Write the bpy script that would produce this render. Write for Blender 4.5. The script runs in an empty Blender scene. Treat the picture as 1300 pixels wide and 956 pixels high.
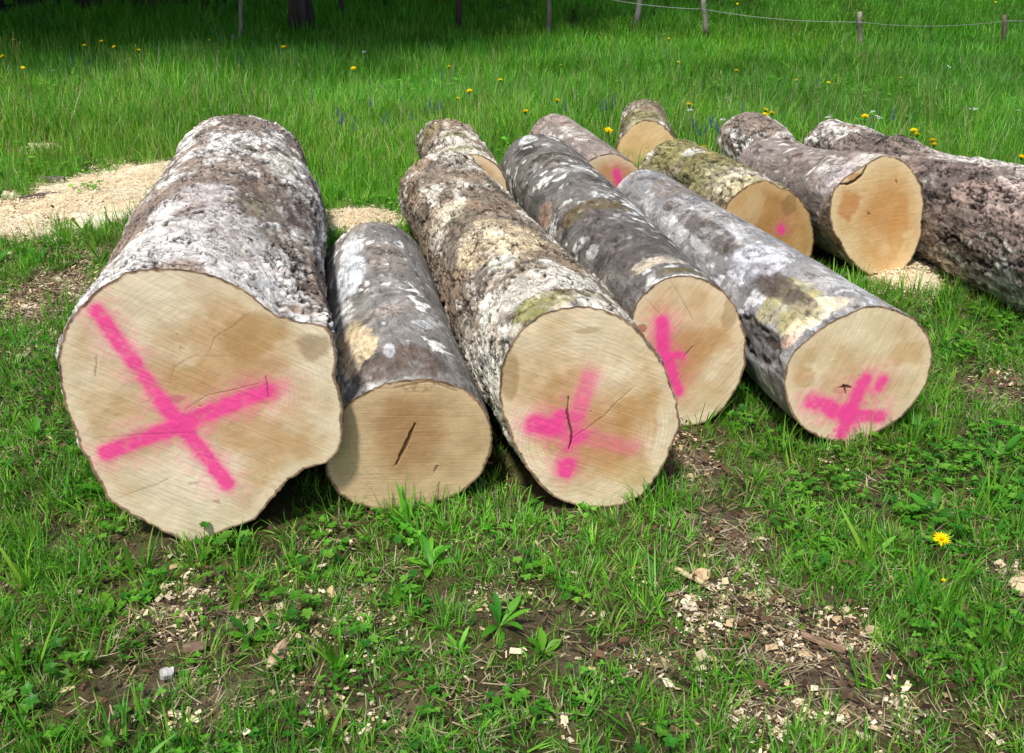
import bpy, math
import numpy as np
from mathutils import Vector

# ------------------------------------------------------------------ camera, sky, sun, exposure
scene = bpy.context.scene
FOC, PITCH, CAMH = 1264.0, math.radians(24.0), 1.6     # focal length in photo pixels, downward tilt, eye height
cam_d = bpy.data.cameras.new('camera')
cam = bpy.data.objects.new('camera', cam_d)
scene.collection.objects.link(cam)
cam.location = (0, 0, CAMH)
cam.rotation_euler = (math.radians(90) - PITCH, 0, 0)
cam_d.sensor_fit = 'HORIZONTAL'
cam_d.sensor_width = 36.0
cam_d.lens = 36.0 * FOC / 1300.0
cam_d.shift_y = -44.5 / 1300.0
cam_d.clip_start = 0.05
cam_d.clip_end = 2000
scene.camera = cam

SUN_EL, SUN_AZ = math.radians(60), math.radians(202)    # azimuth clockwise from +Y: from behind-left
world = bpy.data.worlds.new('World')
scene.world = world
world.use_nodes = True
wn = world.node_tree
for n in list(wn.nodes): wn.nodes.remove(n)
sky = wn.nodes.new('ShaderNodeTexSky'); sky.sky_type = 'NISHITA'; sky.sun_disc = False
sky.sun_elevation = SUN_EL; sky.sun_rotation = SUN_AZ
sky.air_density = 1.0; sky.dust_density = 3.0; sky.ozone_density = 1.0
bgn = wn.nodes.new('ShaderNodeBackground'); bgn.inputs[1].default_value = 0.10
won = wn.nodes.new('ShaderNodeOutputWorld')
wn.links.new(sky.outputs[0], bgn.inputs[0]); wn.links.new(bgn.outputs[0], won.inputs[0])
sun_d = bpy.data.lights.new('sun', 'SUN'); sun_d.energy = 3.2; sun_d.angle = math.radians(4.5)
sun_d.color = (1.0, 0.96, 0.9)
sun = bpy.data.objects.new('sun', sun_d); scene.collection.objects.link(sun)
sun_dir = Vector((math.sin(SUN_AZ) * math.cos(SUN_EL), math.cos(SUN_AZ) * math.cos(SUN_EL), math.sin(SUN_EL)))
sun.rotation_euler = sun_dir.to_track_quat('Z', 'Y').to_euler()
sun.location = sun_dir * 30
vs = scene.view_settings
vs.view_transform = 'Standard'; vs.look = 'None'; vs.exposure = 0.25; vs.gamma = 1.0
vs.use_curve_mapping = False
scene.render.engine = 'CYCLES'

# ------------------------------------------------------------------ maths helpers
CP, SP = math.cos(PITCH), math.sin(PITCH)
rng = np.random.default_rng(7)
def ray(px, py):
    d0, d2 = (px - 650) / FOC, -(py - 433.5) / FOC
    return np.array([d0, CP + SP * d2, -SP + CP * d2])
def unp(px, py, z=0.0):                      # photo pixel -> point at height z
    w = ray(px, py); t = (z - CAMH) / w[2]
    return w * t + np.array([0, 0, CAMH])
def proj(P):
    P = np.asarray(P, float) - np.array([0, 0, CAMH])
    y = CP * P[..., 1] - SP * P[..., 2]; z = SP * P[..., 1] + CP * P[..., 2]
    return np.stack([650 + FOC * P[..., 0] / y, 433.5 - FOC * z / y], -1)
def lin(*c):                                 # sRGB 0..255 -> linear
    c = np.array(c, float) / 255.0
    return np.where(c <= 0.04045, c / 12.92, ((c + 0.055) / 1.055) ** 2.4)
def sstep(a, b, x):
    t = np.clip((x - a) / (b - a), 0, 1); return t * t * (3 - 2 * t)
def lerp(a, b, t):
    t = np.asarray(t)
    if np.ndim(a) and np.shape(a)[-1:] == (3,) or np.ndim(b) and np.shape(b)[-1:] == (3,):
        t = t[..., None]
    return a + (b - a) * t
def h32(ix, iy, iz, seed):
    with np.errstate(over='ignore'):
        h = (ix.astype(np.uint32) * np.uint32(0x8da6b343)) ^ (iy.astype(np.uint32) * np.uint32(0xd8163841)) ^ (iz.astype(np.uint32) * np.uint32(0xcb1ab31f)) ^ np.uint32((seed * 0x9e3779b1) & 0xffffffff)
        h ^= h >> np.uint32(15); h *= np.uint32(0x2c1b3c6d); h ^= h >> np.uint32(12); h *= np.uint32(0x297a2d39); h ^= h >> np.uint32(15)
    return h.astype(np.float64) / 4294967295.0
def vnoise(x, y, z, seed=0):
    x = np.asarray(x, float); y = np.broadcast_to(np.asarray(y, float), x.shape); z = np.broadcast_to(np.asarray(z, float), x.shape)
    xf, yf, zf = np.floor(x), np.floor(y), np.floor(z)
    X, Y, Z = xf.astype(np.int64), yf.astype(np.int64), zf.astype(np.int64)
    u, v, w = x - xf, y - yf, z - zf
    u, v, w = u * u * (3 - 2 * u), v * v * (3 - 2 * v), w * w * (3 - 2 * w)
    r = 0
    for dx in (0, 1):
        for dy in (0, 1):
            for dz in (0, 1):
                r = r + h32(X + dx, Y + dy, Z + dz, seed) * (u if dx else 1 - u) * (v if dy else 1 - v) * (w if dz else 1 - w)
    return r * 2 - 1
def fbm(x, y, z=0.0, seed=0, o=4, g=0.5):
    r, a, n = 0, 1.0, 0.0
    x = np.asarray(x, float); y = np.asarray(y, float); z = np.asarray(z, float) + 0 * x
    for i in range(o):
        r = r + a * vnoise(x, y, z, seed + i * 17); n += a
        x, y, z = x * 2.03 + 11.3, y * 2.03 + 5.7, z * 2.03 + 3.1; a *= g
    return r / n
def worley(u, v, nv, seed):                  # cells in (u, v), periodic in v with nv cells; F1, F2, id hash, offset to the cell centre
    U, V = np.floor(u).astype(np.int64), np.floor(v).astype(np.int64)
    f1 = np.full(u.shape, 9.0); f2 = f1.copy(); hid = np.zeros(u.shape); ou = hid.copy(); ov = hid.copy()
    for du in (-1, 0, 1):
        for dv in (-1, 0, 1):
            cu, cv = U + du, V + dv; cw = np.mod(cv, nv); z0 = np.zeros_like(cu)
            pu = cu + h32(cu, cw, z0, seed); pv = cv + h32(cu, cw, z0 + 1, seed)
            d = np.hypot(u - pu, v - pv)
            near = d < f1
            f2 = np.where(near, f1, np.minimum(f2, d))
            hid = np.where(near, h32(cu, cw, z0 + 2, seed), hid)
            ou = np.where(near, u - pu, ou); ov = np.where(near, v - pv, ov)
            f1 = np.where(near, d, f1)
    return f1, f2, hid, ou, ov

def terrain(x, y):
    x = np.asarray(x, float); y = np.asarray(y, float)
    t = np.clip(y - 11.6, 0, None)
    hill = 13 * (1 - np.exp(-0.23 * t * t / (t + 1.5) / 13))
    near = 0.010 * fbm(x * 3.1, y * 3.1, 0.3, 3, 3) + 0.006 * fbm(x * 14, y * 14, 0.6, 5, 2) * (np.abs(y) < 9)
    mid = 0.05 * vnoise(x * 0.55, y * 0.55, 0.1, 9) * sstep(5.5, 9, y)
    bump = 0.35 * fbm(x * 0.16, y * 0.4, 0.2, 12, 3) * sstep(12.5, 18, y)
    return hill + near + mid + bump
def ground_hit(px, py, lift=0.0):            # photo pixel -> point on the terrain (plus lift)
    w = ray(px, py); t = np.linspace(1.0, 60, 6000)
    P = w[None] * t[:, None] + np.array([0, 0, CAMH])
    k = np.argmax(P[:, 2] < terrain(P[:, 0], P[:, 1]) + lift)
    return P[k]

# ------------------------------------------------------------------ object helpers
C = scene.collection
def tag(o, label=None, cat=None, group=None, kind=None):
    for k, v in (('label', label), ('category', cat), ('group', group), ('kind', kind)):
        if v: o[k] = v
    return o
def empty(name, loc=(0, 0, 0), rz=0.0):
    o = bpy.data.objects.new(name, None); o.location = loc; o.rotation_euler = (0, 0, rz)
    o.empty_display_size = 0.1; C.objects.link(o); return o
def mesh_from(name, V, F, col=None, uv=None, smooth=True, mat=None):
    """F: list of index arrays, each (n, k)."""
    me = bpy.data.meshes.new(name)
    V = np.asarray(V, np.float32)
    if not isinstance(F, (list, tuple)): F = [F]
    F = [np.asarray(f, np.int32) for f in F if len(f)]
    me.vertices.add(len(V)); me.vertices.foreach_set('co', V.ravel())
    nl = sum(f.size for f in F); npoly = sum(len(f) for f in F)
    me.loops.add(nl); me.polygons.add(npoly)
    me.loops.foreach_set('vertex_index', np.concatenate([f.ravel() for f in F]))
    tot = np.concatenate([np.full(len(f), f.shape[1], np.int32) for f in F])
    st = np.concatenate([[0], np.cumsum(tot)[:-1]]).astype(np.int32)
    me.polygons.foreach_set('loop_start', st)
    me.polygons.foreach_set('use_smooth', np.full(npoly, smooth, bool))
    me.update(calc_edges=True)
    if col is not None:
        a = me.color_attributes.new('Col', 'FLOAT_COLOR', 'POINT')
        c4 = np.ones((len(V), 4), np.float32); c4[:, :3] = np.clip(col, 0, 1); a.data.foreach_set('color', c4.ravel())
    if uv is not None:
        a = me.attributes.new('surf', 'FLOAT_VECTOR', 'POINT')
        c3 = np.zeros((len(V), 3), np.float32); c3[:, :uv.shape[1]] = uv; a.data.foreach_set('vector', c3.ravel())
    if mat is not None: me.materials.append(mat)
    return me
def obj(name, me, parent=None, link=True):
    o = bpy.data.objects.new(name, me)
    if link: C.objects.link(o)
    if parent is not None: o.parent = parent
    return o
def grid_faces(nr, nc, wrap=False):          # quads over a (nr, nc) vertex grid
    i = np.arange(nr - 1)[:, None]; j = np.arange(nc if wrap else nc - 1)[None]
    j2 = (j + 1) % nc
    return np.stack([i * nc + j, i * nc + j2, (i + 1) * nc + j2, (i + 1) * nc + j], -1).reshape(-1, 4)
def tube(path, rad, n=8, cap=True):          # V, F list for a tapered tube along a polyline
    path = np.asarray(path, float); rad = np.broadcast_to(np.asarray(rad, float), (len(path),))
    T = np.gradient(path, axis=0); T /= np.linalg.norm(T, axis=1)[:, None] + 1e-9
    ref = np.array([0, 0, 1.0]) if abs(T[:, 2]).mean() < 0.8 else np.array([1.0, 0, 0])
    A = np.cross(T, ref); A /= np.linalg.norm(A, axis=1)[:, None]; B = np.cross(T, A)
    th = np.linspace(0, 2 * np.pi, n, endpoint=False)
    V = path[:, None] + rad[:, None, None] * (np.cos(th)[None, :, None] * A[:, None] + np.sin(th)[None, :, None] * B[:, None])
    F = [grid_faces(len(path), n, True)]
    V = V.reshape(-1, 3)
    if cap:
        k = len(V); V = np.vstack([V, path[0], path[-1]]); j = np.arange(n); b = (len(path) - 1) * n
        F.append(np.vstack([np.stack([np.full(n, k), (j + 1) % n, j], 1), np.stack([np.full(n, k + 1), b + j, b + (j + 1) % n], 1)]))
    return V, F
class Soup:                                  # collects pieces of ONE mesh
    def __init__(s): s.V, s.F, s.Cc, s.n = [], {}, [], 0
    def add(s, V, F, col=(1, 1, 1)):
        V = np.asarray(V, float)
        for f in (F if isinstance(F, (list, tuple)) else [F]):
            f = np.asarray(f, np.int64)
            if f.size: s.F.setdefault(f.shape[1], []).append(f + s.n)
        s.V.append(V); c = np.asarray(col, float); s.Cc.append(np.broadcast_to(c, (len(V), 3))); s.n += len(V)
    def mesh(s, name, mat, smooth=True):
        return mesh_from(name, np.vstack(s.V), [np.vstack(f) for f in s.F.values()], np.vstack(s.Cc), None, smooth, mat)

# ------------------------------------------------------------------ materials
def new_mat(name):
    m = bpy.data.materials.new(name); m.use_nodes = True
    return m, m.node_tree.nodes, m.node_tree.links, m.node_tree.nodes['Principled BSDF']
def N(nodes, t, **kw):
    n = nodes.new(t)
    for k, v in kw.items(): setattr(n, k, v)
    return n
def math_n(nodes, links, op, a, b=None, c=None):
    n = nodes.new('ShaderNodeMath'); n.operation = op
    for i, x in enumerate((a, b, c)):
        if x is None: continue
        if isinstance(x, (int, float)): n.inputs[i].default_value = x
        else: links.new(x, n.inputs[i])
    return n.outputs[0]
def mulcol(nodes, links, col, fac):          # colour times a grey value
    n = nodes.new('ShaderNodeVectorMath'); n.operation = 'SCALE'
    links.new(col, n.inputs[0]); links.new(fac, n.inputs['Scale']); return n.outputs[0]

def vcol_mat(name, rough=0.85, spec=0.25, nscale=120.0, namp=0.35, bscale=90.0, bstr=0.4, bdist=0.004, obj_coords=True):
    """Vertex colour, broken up by fine procedural grain and relief."""
    m, nd, lk, bs = new_mat(name)
    at = N(nd, 'ShaderNodeAttribute', attribute_name='Col')
    tc = N(nd, 'ShaderNodeTexCoord')
    n1 = N(nd, 'ShaderNodeTexNoise'); n1.inputs['Scale'].default_value = nscale; n1.inputs['Detail'].default_value = 5; n1.inputs['Roughness'].default_value = 0.65
    lk.new(tc.outputs['Object'], n1.inputs['Vector'])
    f = math_n(nd, lk, 'MULTIPLY_ADD', n1.outputs[0], 2 * namp, 1 - namp)
    lk.new(mulcol(nd, lk, at.outputs['Color'], f), bs.inputs['Base Color'])
    n2 = N(nd, 'ShaderNodeTexNoise'); n2.inputs['Scale'].default_value = bscale; n2.inputs['Detail'].default_value = 6; n2.inputs['Roughness'].default_value = 0.7
    lk.new(tc.outputs['Object'], n2.inputs['Vector'])
    b = N(nd, 'ShaderNodeBump'); b.inputs['Strength'].default_value = bstr; b.inputs['Distance'].default_value = bdist
    lk.new(n2.outputs[0], b.inputs['Height']); lk.new(b.outputs[0], bs.inputs['Normal'])
    bs.inputs['Roughness'].default_value = rough; bs.inputs['Specular IOR Level'].default_value = spec
    return m
def bark_mat(name, crack, speck, sc):
    """Vertex colour broken by fine flaking: meandering fissures, dark and pale specks and relief, laid out on the stem's own surface."""
    m, nd, lk, bs = new_mat(name)
    at = N(nd, 'ShaderNodeAttribute', attribute_name='Col'); su = N(nd, 'ShaderNodeAttribute', attribute_name='surf')
    mp = N(nd, 'ShaderNodeMapping'); mp.inputs['Scale'].default_value = (0.42, 1, 1); lk.new(su.outputs['Vector'], mp.inputs['Vector'])
    def noise(scale, detail, rough, dist=0.0):
        n = N(nd, 'ShaderNodeTexNoise'); n.inputs['Scale'].default_value = scale; n.inputs['Detail'].default_value = detail
        n.inputs['Roughness'].default_value = rough; n.inputs['Distortion'].default_value = dist; lk.new(mp.outputs[0], n.inputs['Vector']); return n.outputs[0]
    def ss(x, a, b):
        r = N(nd, 'ShaderNodeMapRange', interpolation_type='SMOOTHSTEP'); lk.new(x, r.inputs[0]); r.inputs[1].default_value = a; r.inputs[2].default_value = b; return r.outputs[0]
    def ridge(scale, w, msk, dist=0.5):
        d = math_n(nd, lk, 'ABSOLUTE', math_n(nd, lk, 'SUBTRACT', noise(scale, 7, 0.62, dist), 0.5))
        return math_n(nd, lk, 'MULTIPLY', math_n(nd, lk, 'SUBTRACT', 1.0, ss(d, 0.0, w)), msk)
    def terrace(scale, k, w, dist):          # overlapping sheets: snapped noise gives steps; returns step height, dark step edge, per-sheet random
        t = math_n(nd, lk, 'MULTIPLY', noise(scale, 8, 0.66, dist), k)
        fl = math_n(nd, lk, 'FLOOR', t); fr = math_n(nd, lk, 'SUBTRACT', t, fl)
        wn_ = N(nd, 'ShaderNodeTexWhiteNoise', noise_dimensions='1D'); lk.new(fl, wn_.inputs['W'])
        return math_n(nd, lk, 'MULTIPLY_ADD', fr, 0.45, fl), math_n(nd, lk, 'SUBTRACT', 1.0, ss(fr, 0.0, w)), wn_.outputs['Value']
    m1 = ss(noise(sc * 0.40, 5, 0.6), 0.42, 0.56); m2 = ss(noise(sc * 0.7, 5, 0.6), 0.42, 0.56)
    h1, e1, r1 = terrace(sc * 0.55, 7.0, 0.22, 0.6); h2, e2, r2 = terrace(sc * 1.6, 6.0, 0.26, 0.9)
    cr = math_n(nd, lk, 'MAXIMUM', math_n(nd, lk, 'MULTIPLY', e1, m1), math_n(nd, lk, 'MULTIPLY', math_n(nd, lk, 'MULTIPLY', e2, m2), 0.8))
    spn = noise(sc * 6.0, 6, 0.75, 0.2); flk = noise(sc * 0.9, 10, 0.72, 1.4)
    dk = math_n(nd, lk, 'SUBTRACT', 1.0, ss(spn, 0.38, 0.47)); li = ss(flk, 0.52, 0.58); dk2 = math_n(nd, lk, 'SUBTRACT', 1.0, ss(flk, 0.38, 0.43))
    f = math_n(nd, lk, 'SUBTRACT', 1.0, math_n(nd, lk, 'MULTIPLY', dk, 0.40 * speck))
    f = math_n(nd, lk, 'MULTIPLY', f, math_n(nd, lk, 'SUBTRACT', 1.0, math_n(nd, lk, 'MULTIPLY', dk2, 0.60 * speck)))
    f = math_n(nd, lk, 'MULTIPLY', f, math_n(nd, lk, 'MULTIPLY_ADD', li, 0.55 * speck, 1.0))
    f = math_n(nd, lk, 'MULTIPLY', f, math_n(nd, lk, 'MULTIPLY_ADD', math_n(nd, lk, 'ADD', r1, r2), 0.50 * speck, 1 - 0.50 * speck))
    f = math_n(nd, lk, 'MULTIPLY', f, math_n(nd, lk, 'SUBTRACT', 1.0, math_n(nd, lk, 'MULTIPLY', cr, crack)))
    lk.new(mulcol(nd, lk, at.outputs['Color'], f), bs.inputs['Base Color'])
    hgt = math_n(nd, lk, 'ADD', math_n(nd, lk, 'MULTIPLY', spn, 0.35), math_n(nd, lk, 'ADD', math_n(nd, lk, 'MULTIPLY', h1, 0.55 * crack), math_n(nd, lk, 'MULTIPLY', h2, 0.30 * crack)))
    b = N(nd, 'ShaderNodeBump'); b.inputs['Strength'].default_value = 0.8; b.inputs['Distance'].default_value = 0.006
    lk.new(hgt, b.inputs['Height']); lk.new(b.outputs[0], bs.inputs['Normal'])
    bs.inputs['Roughness'].default_value = 0.9; bs.inputs['Specular IOR Level'].default_value = 0.2
    return m
M_BARK_P = bark_mat('bark_scaly', 0.95, 0.8, 12)
M_BARK_S = bark_mat('bark_smooth', 0.42, 0.8, 15)
M_SOIL = vcol_mat('soil', 0.95, 0.12, 130, 0.75, 120, 1.0, 0.014)
M_SAW = vcol_mat('sawdust', 0.95, 0.12, 260, 0.42, 190, 0.9, 0.008)
M_CHIP = vcol_mat('chip_wood', 0.85, 0.2, 80, 0.25, 120, 0.3, 0.002)
M_POST = vcol_mat('weathered_post', 0.9, 0.2, 40, 0.4, 60, 0.5, 0.01)

def cut_mat(name, ang):                      # sawn wood: vertex colour + saw streaks and fibre at the given angle
    m, nd, lk, bs = new_mat(name)
    at = N(nd, 'ShaderNodeAttribute', attribute_name='Col')
    su = N(nd, 'ShaderNodeAttribute', attribute_name='surf')
    mp = N(nd, 'ShaderNodeMapping', vector_type='TEXTURE'); mp.inputs['Rotation'].default_value = (0, 0, ang); mp.inputs['Scale'].default_value = (0.16, 0.006, 1)
    lk.new(su.outputs['Vector'], mp.inputs['Vector'])
    n1 = N(nd, 'ShaderNodeTexNoise'); n1.inputs['Scale'].default_value = 1.0; n1.inputs['Detail'].default_value = 6; n1.inputs['Roughness'].default_value = 0.7; n1.inputs['Distortion'].default_value = 0.35
    lk.new(mp.outputs[0], n1.inputs['Vector'])
    n2 = N(nd, 'ShaderNodeTexNoise'); n2.inputs['Scale'].default_value = 300; n2.inputs['Detail'].default_value = 3
    lk.new(su.outputs['Vector'], n2.inputs['Vector'])
    f = math_n(nd, lk, 'MULTIPLY_ADD', n1.outputs[0], 0.7, 0.65)
    f2 = math_n(nd, lk, 'MULTIPLY_ADD', n2.outputs[0], 0.26, 0.87)
    lk.new(mulcol(nd, lk, at.outputs['Color'], math_n(nd, lk, 'MULTIPLY', f, f2)), bs.inputs['Base Color'])
    b = N(nd, 'ShaderNodeBump'); b.inputs['Strength'].default_value = 0.35; b.inputs['Distance'].default_value = 0.004
    lk.new(math_n(nd, lk, 'ADD', n1.outputs[0], math_n(nd, lk, 'MULTIPLY', n2.outputs[0], 0.3)), b.inputs['Height']); lk.new(b.outputs[0], bs.inputs['Normal'])
    bs.inputs['Roughness'].default_value = 0.75; bs.inputs['Specular IOR Level'].default_value = 0.25
    return m

def leaf_mat(name, transl=0.3, rough=0.5, tinted=True):
    m, nd, lk, bs = new_mat(name)
    at = N(nd, 'ShaderNodeAttribute', attribute_name='Col')
    col = at.outputs['Color']
    if tinted:
        ti = N(nd, 'ShaderNodeAttribute', attribute_name='tint', attribute_type='INSTANCER')
        v = N(nd, 'ShaderNodeVectorMath', operation='MULTIPLY'); lk.new(col, v.inputs[0]); lk.new(ti.outputs['Vector'], v.inputs[1]); col = v.outputs[0]
    lk.new(col, bs.inputs['Base Color']); bs.inputs['Roughness'].default_value = rough; bs.inputs['Specular IOR Level'].default_value = 0.3
    tr = N(nd, 'ShaderNodeBsdfTranslucent'); sc = N(nd, 'ShaderNodeVectorMath', operation='MULTIPLY'); lk.new(col, sc.inputs[0]); sc.inputs[1].default_value = (1.25, 1.25, 0.7)
    lk.new(sc.outputs[0], tr.inputs['Color'])
    mx = N(nd, 'ShaderNodeMixShader'); mx.inputs[0].default_value = transl
    lk.new(bs.outputs[0], mx.inputs[1]); lk.new(tr.outputs[0], mx.inputs[2]); lk.new(mx.outputs[0], nd['Material Output'].inputs['Surface'])
    return m
M_GRASS = leaf_mat('grass_blade', 0.32, 0.45)
M_DRY = leaf_mat('dry_litter', 0.1, 0.9)
M_LEAF = leaf_mat('tree_leaf', 0.25, 0.5, False)
M_PETAL = leaf_mat('petal', 0.25, 0.6, False)
def flat_mat(name, c, rough=0.6, metal=0.0):
    m, nd, lk, bs = new_mat(name)
    tc = N(nd, 'ShaderNodeTexCoord'); n1 = N(nd, 'ShaderNodeTexNoise'); n1.inputs['Scale'].default_value = 30
    lk.new(tc.outputs['Object'], n1.inputs['Vector'])
    r = N(nd, 'ShaderNodeMix', data_type='RGBA'); r.inputs[6].default_value = (*[x * 0.8 for x in c], 1); r.inputs[7].default_value = (*c, 1)
    lk.new(n1.outputs[0], r.inputs[0]); lk.new(r.outputs[2], bs.inputs['Base Color'])
    bs.inputs['Roughness'].default_value = rough; bs.inputs['Metallic'].default_value = metal
    return m

# ------------------------------------------------------------------ where the ground is bare, dusted with sawdust or strewn with chips
def ell(px, py, rx, ry):
    c = unp(px, py); d = CP * c[1] + SP * CAMH
    a = unp(px, py - ry)[1]; b = unp(px, py + ry)[1]
    return c[0], (a + b) / 2, rx * d / FOC, abs(a - b) / 2
def mask(lst, x, y, seed, soft=0.55, warp=0.35):
    r = np.zeros(np.shape(x)); w = fbm(x * 6, y * 6, 0.5, seed, 4) * warp
    for px, py, rx, ry, k in lst:
        cx, cy, ex, ey = ell(px, py, rx, ry)
        d = np.hypot((x - cx) / ex, (y - cy) / ey) + w
        r = np.maximum(r, k * sstep(1.0 + soft * 0.3, 1.0 - soft, d))
    return r
BARE = [(880, 590, 45, 45, .8), (915, 680, 65, 42, .9), (960, 765, 95, 40, .85), (1040, 835, 110, 45, .95), (868, 565, 40, 22, .95),
        (610, 770, 60, 26, .3), (700, 790, 70, 25, .3), (250, 795, 110, 40, .65), (300, 730, 60, 22, .5), (60, 375, 75, 45, .95),
        (1270, 495, 60, 24, .5), (1295, 725, 40, 30, .6), (560, 835, 70, 28, .35), (90, 690, 90, 22, .45), (430, 770, 90, 36, .35),
        (800, 835, 150, 34, .5), (500, 905, 500, 24, .25), (230, 870, 120, 26, .5), (1050, 905, 160, 34, .8), (640, 700, 40, 18, .5),
        (1010, 560, 40, 14, .4), (1110, 640, 40, 16, .35), (150, 330, 90, 25, .6)]
SAWD = [(112, 256, 128, 46, 1), (22, 278, 90, 38, 1), (185, 228, 60, 26, 1), (52, 190, 40, 9, .9), (455, 281, 85, 17, 1), (1165, 353, 62, 24, 1)]
CHIP = [(250, 752, 40, 26, .8), (345, 785, 45, 34, .8), (480, 842, 40, 24, .6), (1040, 815, 100, 50, 1), (890, 790, 60, 30, .7), (60, 375, 70, 42, .8),
        (800, 845, 120, 26, .6), (940, 730, 50, 40, .5), (640, 760, 60, 30, .35), (1275, 490, 50, 20, .5), (1292, 722, 25, 20, .7), (430, 800, 100, 50, .45),
        (880, 590, 40, 40, .35), (200, 790, 100, 40, .3), (1040, 905, 140, 40, .8), (400, 905, 200, 40, .3), (20, 440, 60, 30, .4), (30, 300, 60, 22, .7)]

# ------------------------------------------------------------------ ground
def axis_pts(lo, hi, step, far_lo, far_hi, g=1.16):
    mid = np.arange(lo, hi, step); a, s = [], step
    x = mid[-1]
    while x < far_hi: s *= g; x += s; a.append(x)
    b, s, x = [], step, mid[0]
    while x > far_lo: s *= g; x -= s; b.append(x)
    return np.array(b[::-1] + list(mid) + a)
gx = axis_pts(-3.2, 3.4, 0.024, -400, 400); gy = axis_pts(1.0, 6.6, 0.024, -300, 500, 1.05)
GX, GY = np.meshgrid(gx, gy); gxf, gyf = GX.ravel(), GY.ravel()
gz = terrain(gxf, gyf)
bare = mask(BARE, gxf, gyf, 21); sawm = mask(SAWD, gxf, gyf, 31); chm = mask(CHIP, gxf, gyf, 41)
nb = fbm(gxf * 9, gyf * 9, 0.2, 51, 4); nc = fbm(gxf * 40, gyf * 40, 0.4, 52, 3)
soil = lerp(lin(86, 75, 63)[None], lin(150, 134, 115)[None], np.clip(0.5 + 0.8 * nb + 0.5 * nc, 0, 1))
thatch = lerp(lin(56, 56, 32)[None], lin(112, 104, 70)[None], np.clip(0.5 + 0.7 * nb + 0.5 * nc, 0, 1))
gcol = lerp(thatch, soil, np.clip(bare * 1.2, 0, 1))
gcol = lerp(gcol, np.tile(lin(40, 70, 18), (len(gxf), 1)), sstep(6.0, 9.0, gyf) * 0.8)
gcol = lerp(gcol, np.tile(lin(226, 200, 150), (len(gxf), 1)), np.clip(sawm, 0, 1) * 0.8)
gcol = lerp(gcol, np.tile(lin(176, 150, 116), (len(gxf), 1)), np.clip(chm * (0.4 + nc), 0, 1) * 0.45)
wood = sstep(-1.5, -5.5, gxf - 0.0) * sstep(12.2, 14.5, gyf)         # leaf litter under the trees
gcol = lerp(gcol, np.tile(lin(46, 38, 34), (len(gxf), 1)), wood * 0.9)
gz = gz - 0.012 * bare * (0.5 + nb) + 0.006 * bare * nc
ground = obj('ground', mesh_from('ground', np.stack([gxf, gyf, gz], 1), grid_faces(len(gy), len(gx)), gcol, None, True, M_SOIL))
tag(ground, kind='structure')
def gzat(x, y): return terrain(x, y)

# ------------------------------------------------------------------ logs
LOGS = []                                    # footprints: base point, axis, length, radii
PINK = lin(255, 80, 160)
def seg_d(u, w, a, b):
    ax, ay = a; bx, by = b; dx, dy = bx - ax, by - ay
    t = np.clip(((u - ax) * dx + (w - ay) * dy) / (dx * dx + dy * dy + 1e-9), 0, 1)
    return np.hypot(u - ax - t * dx, w - ay - t * dy), t
def circle_px(cx, cy, rx, ry, n=24):
    return [(cx + rx * math.sin(t), cy - ry * math.cos(t)) for t in np.linspace(0, 2 * math.pi, n, endpoint=False)]

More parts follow.
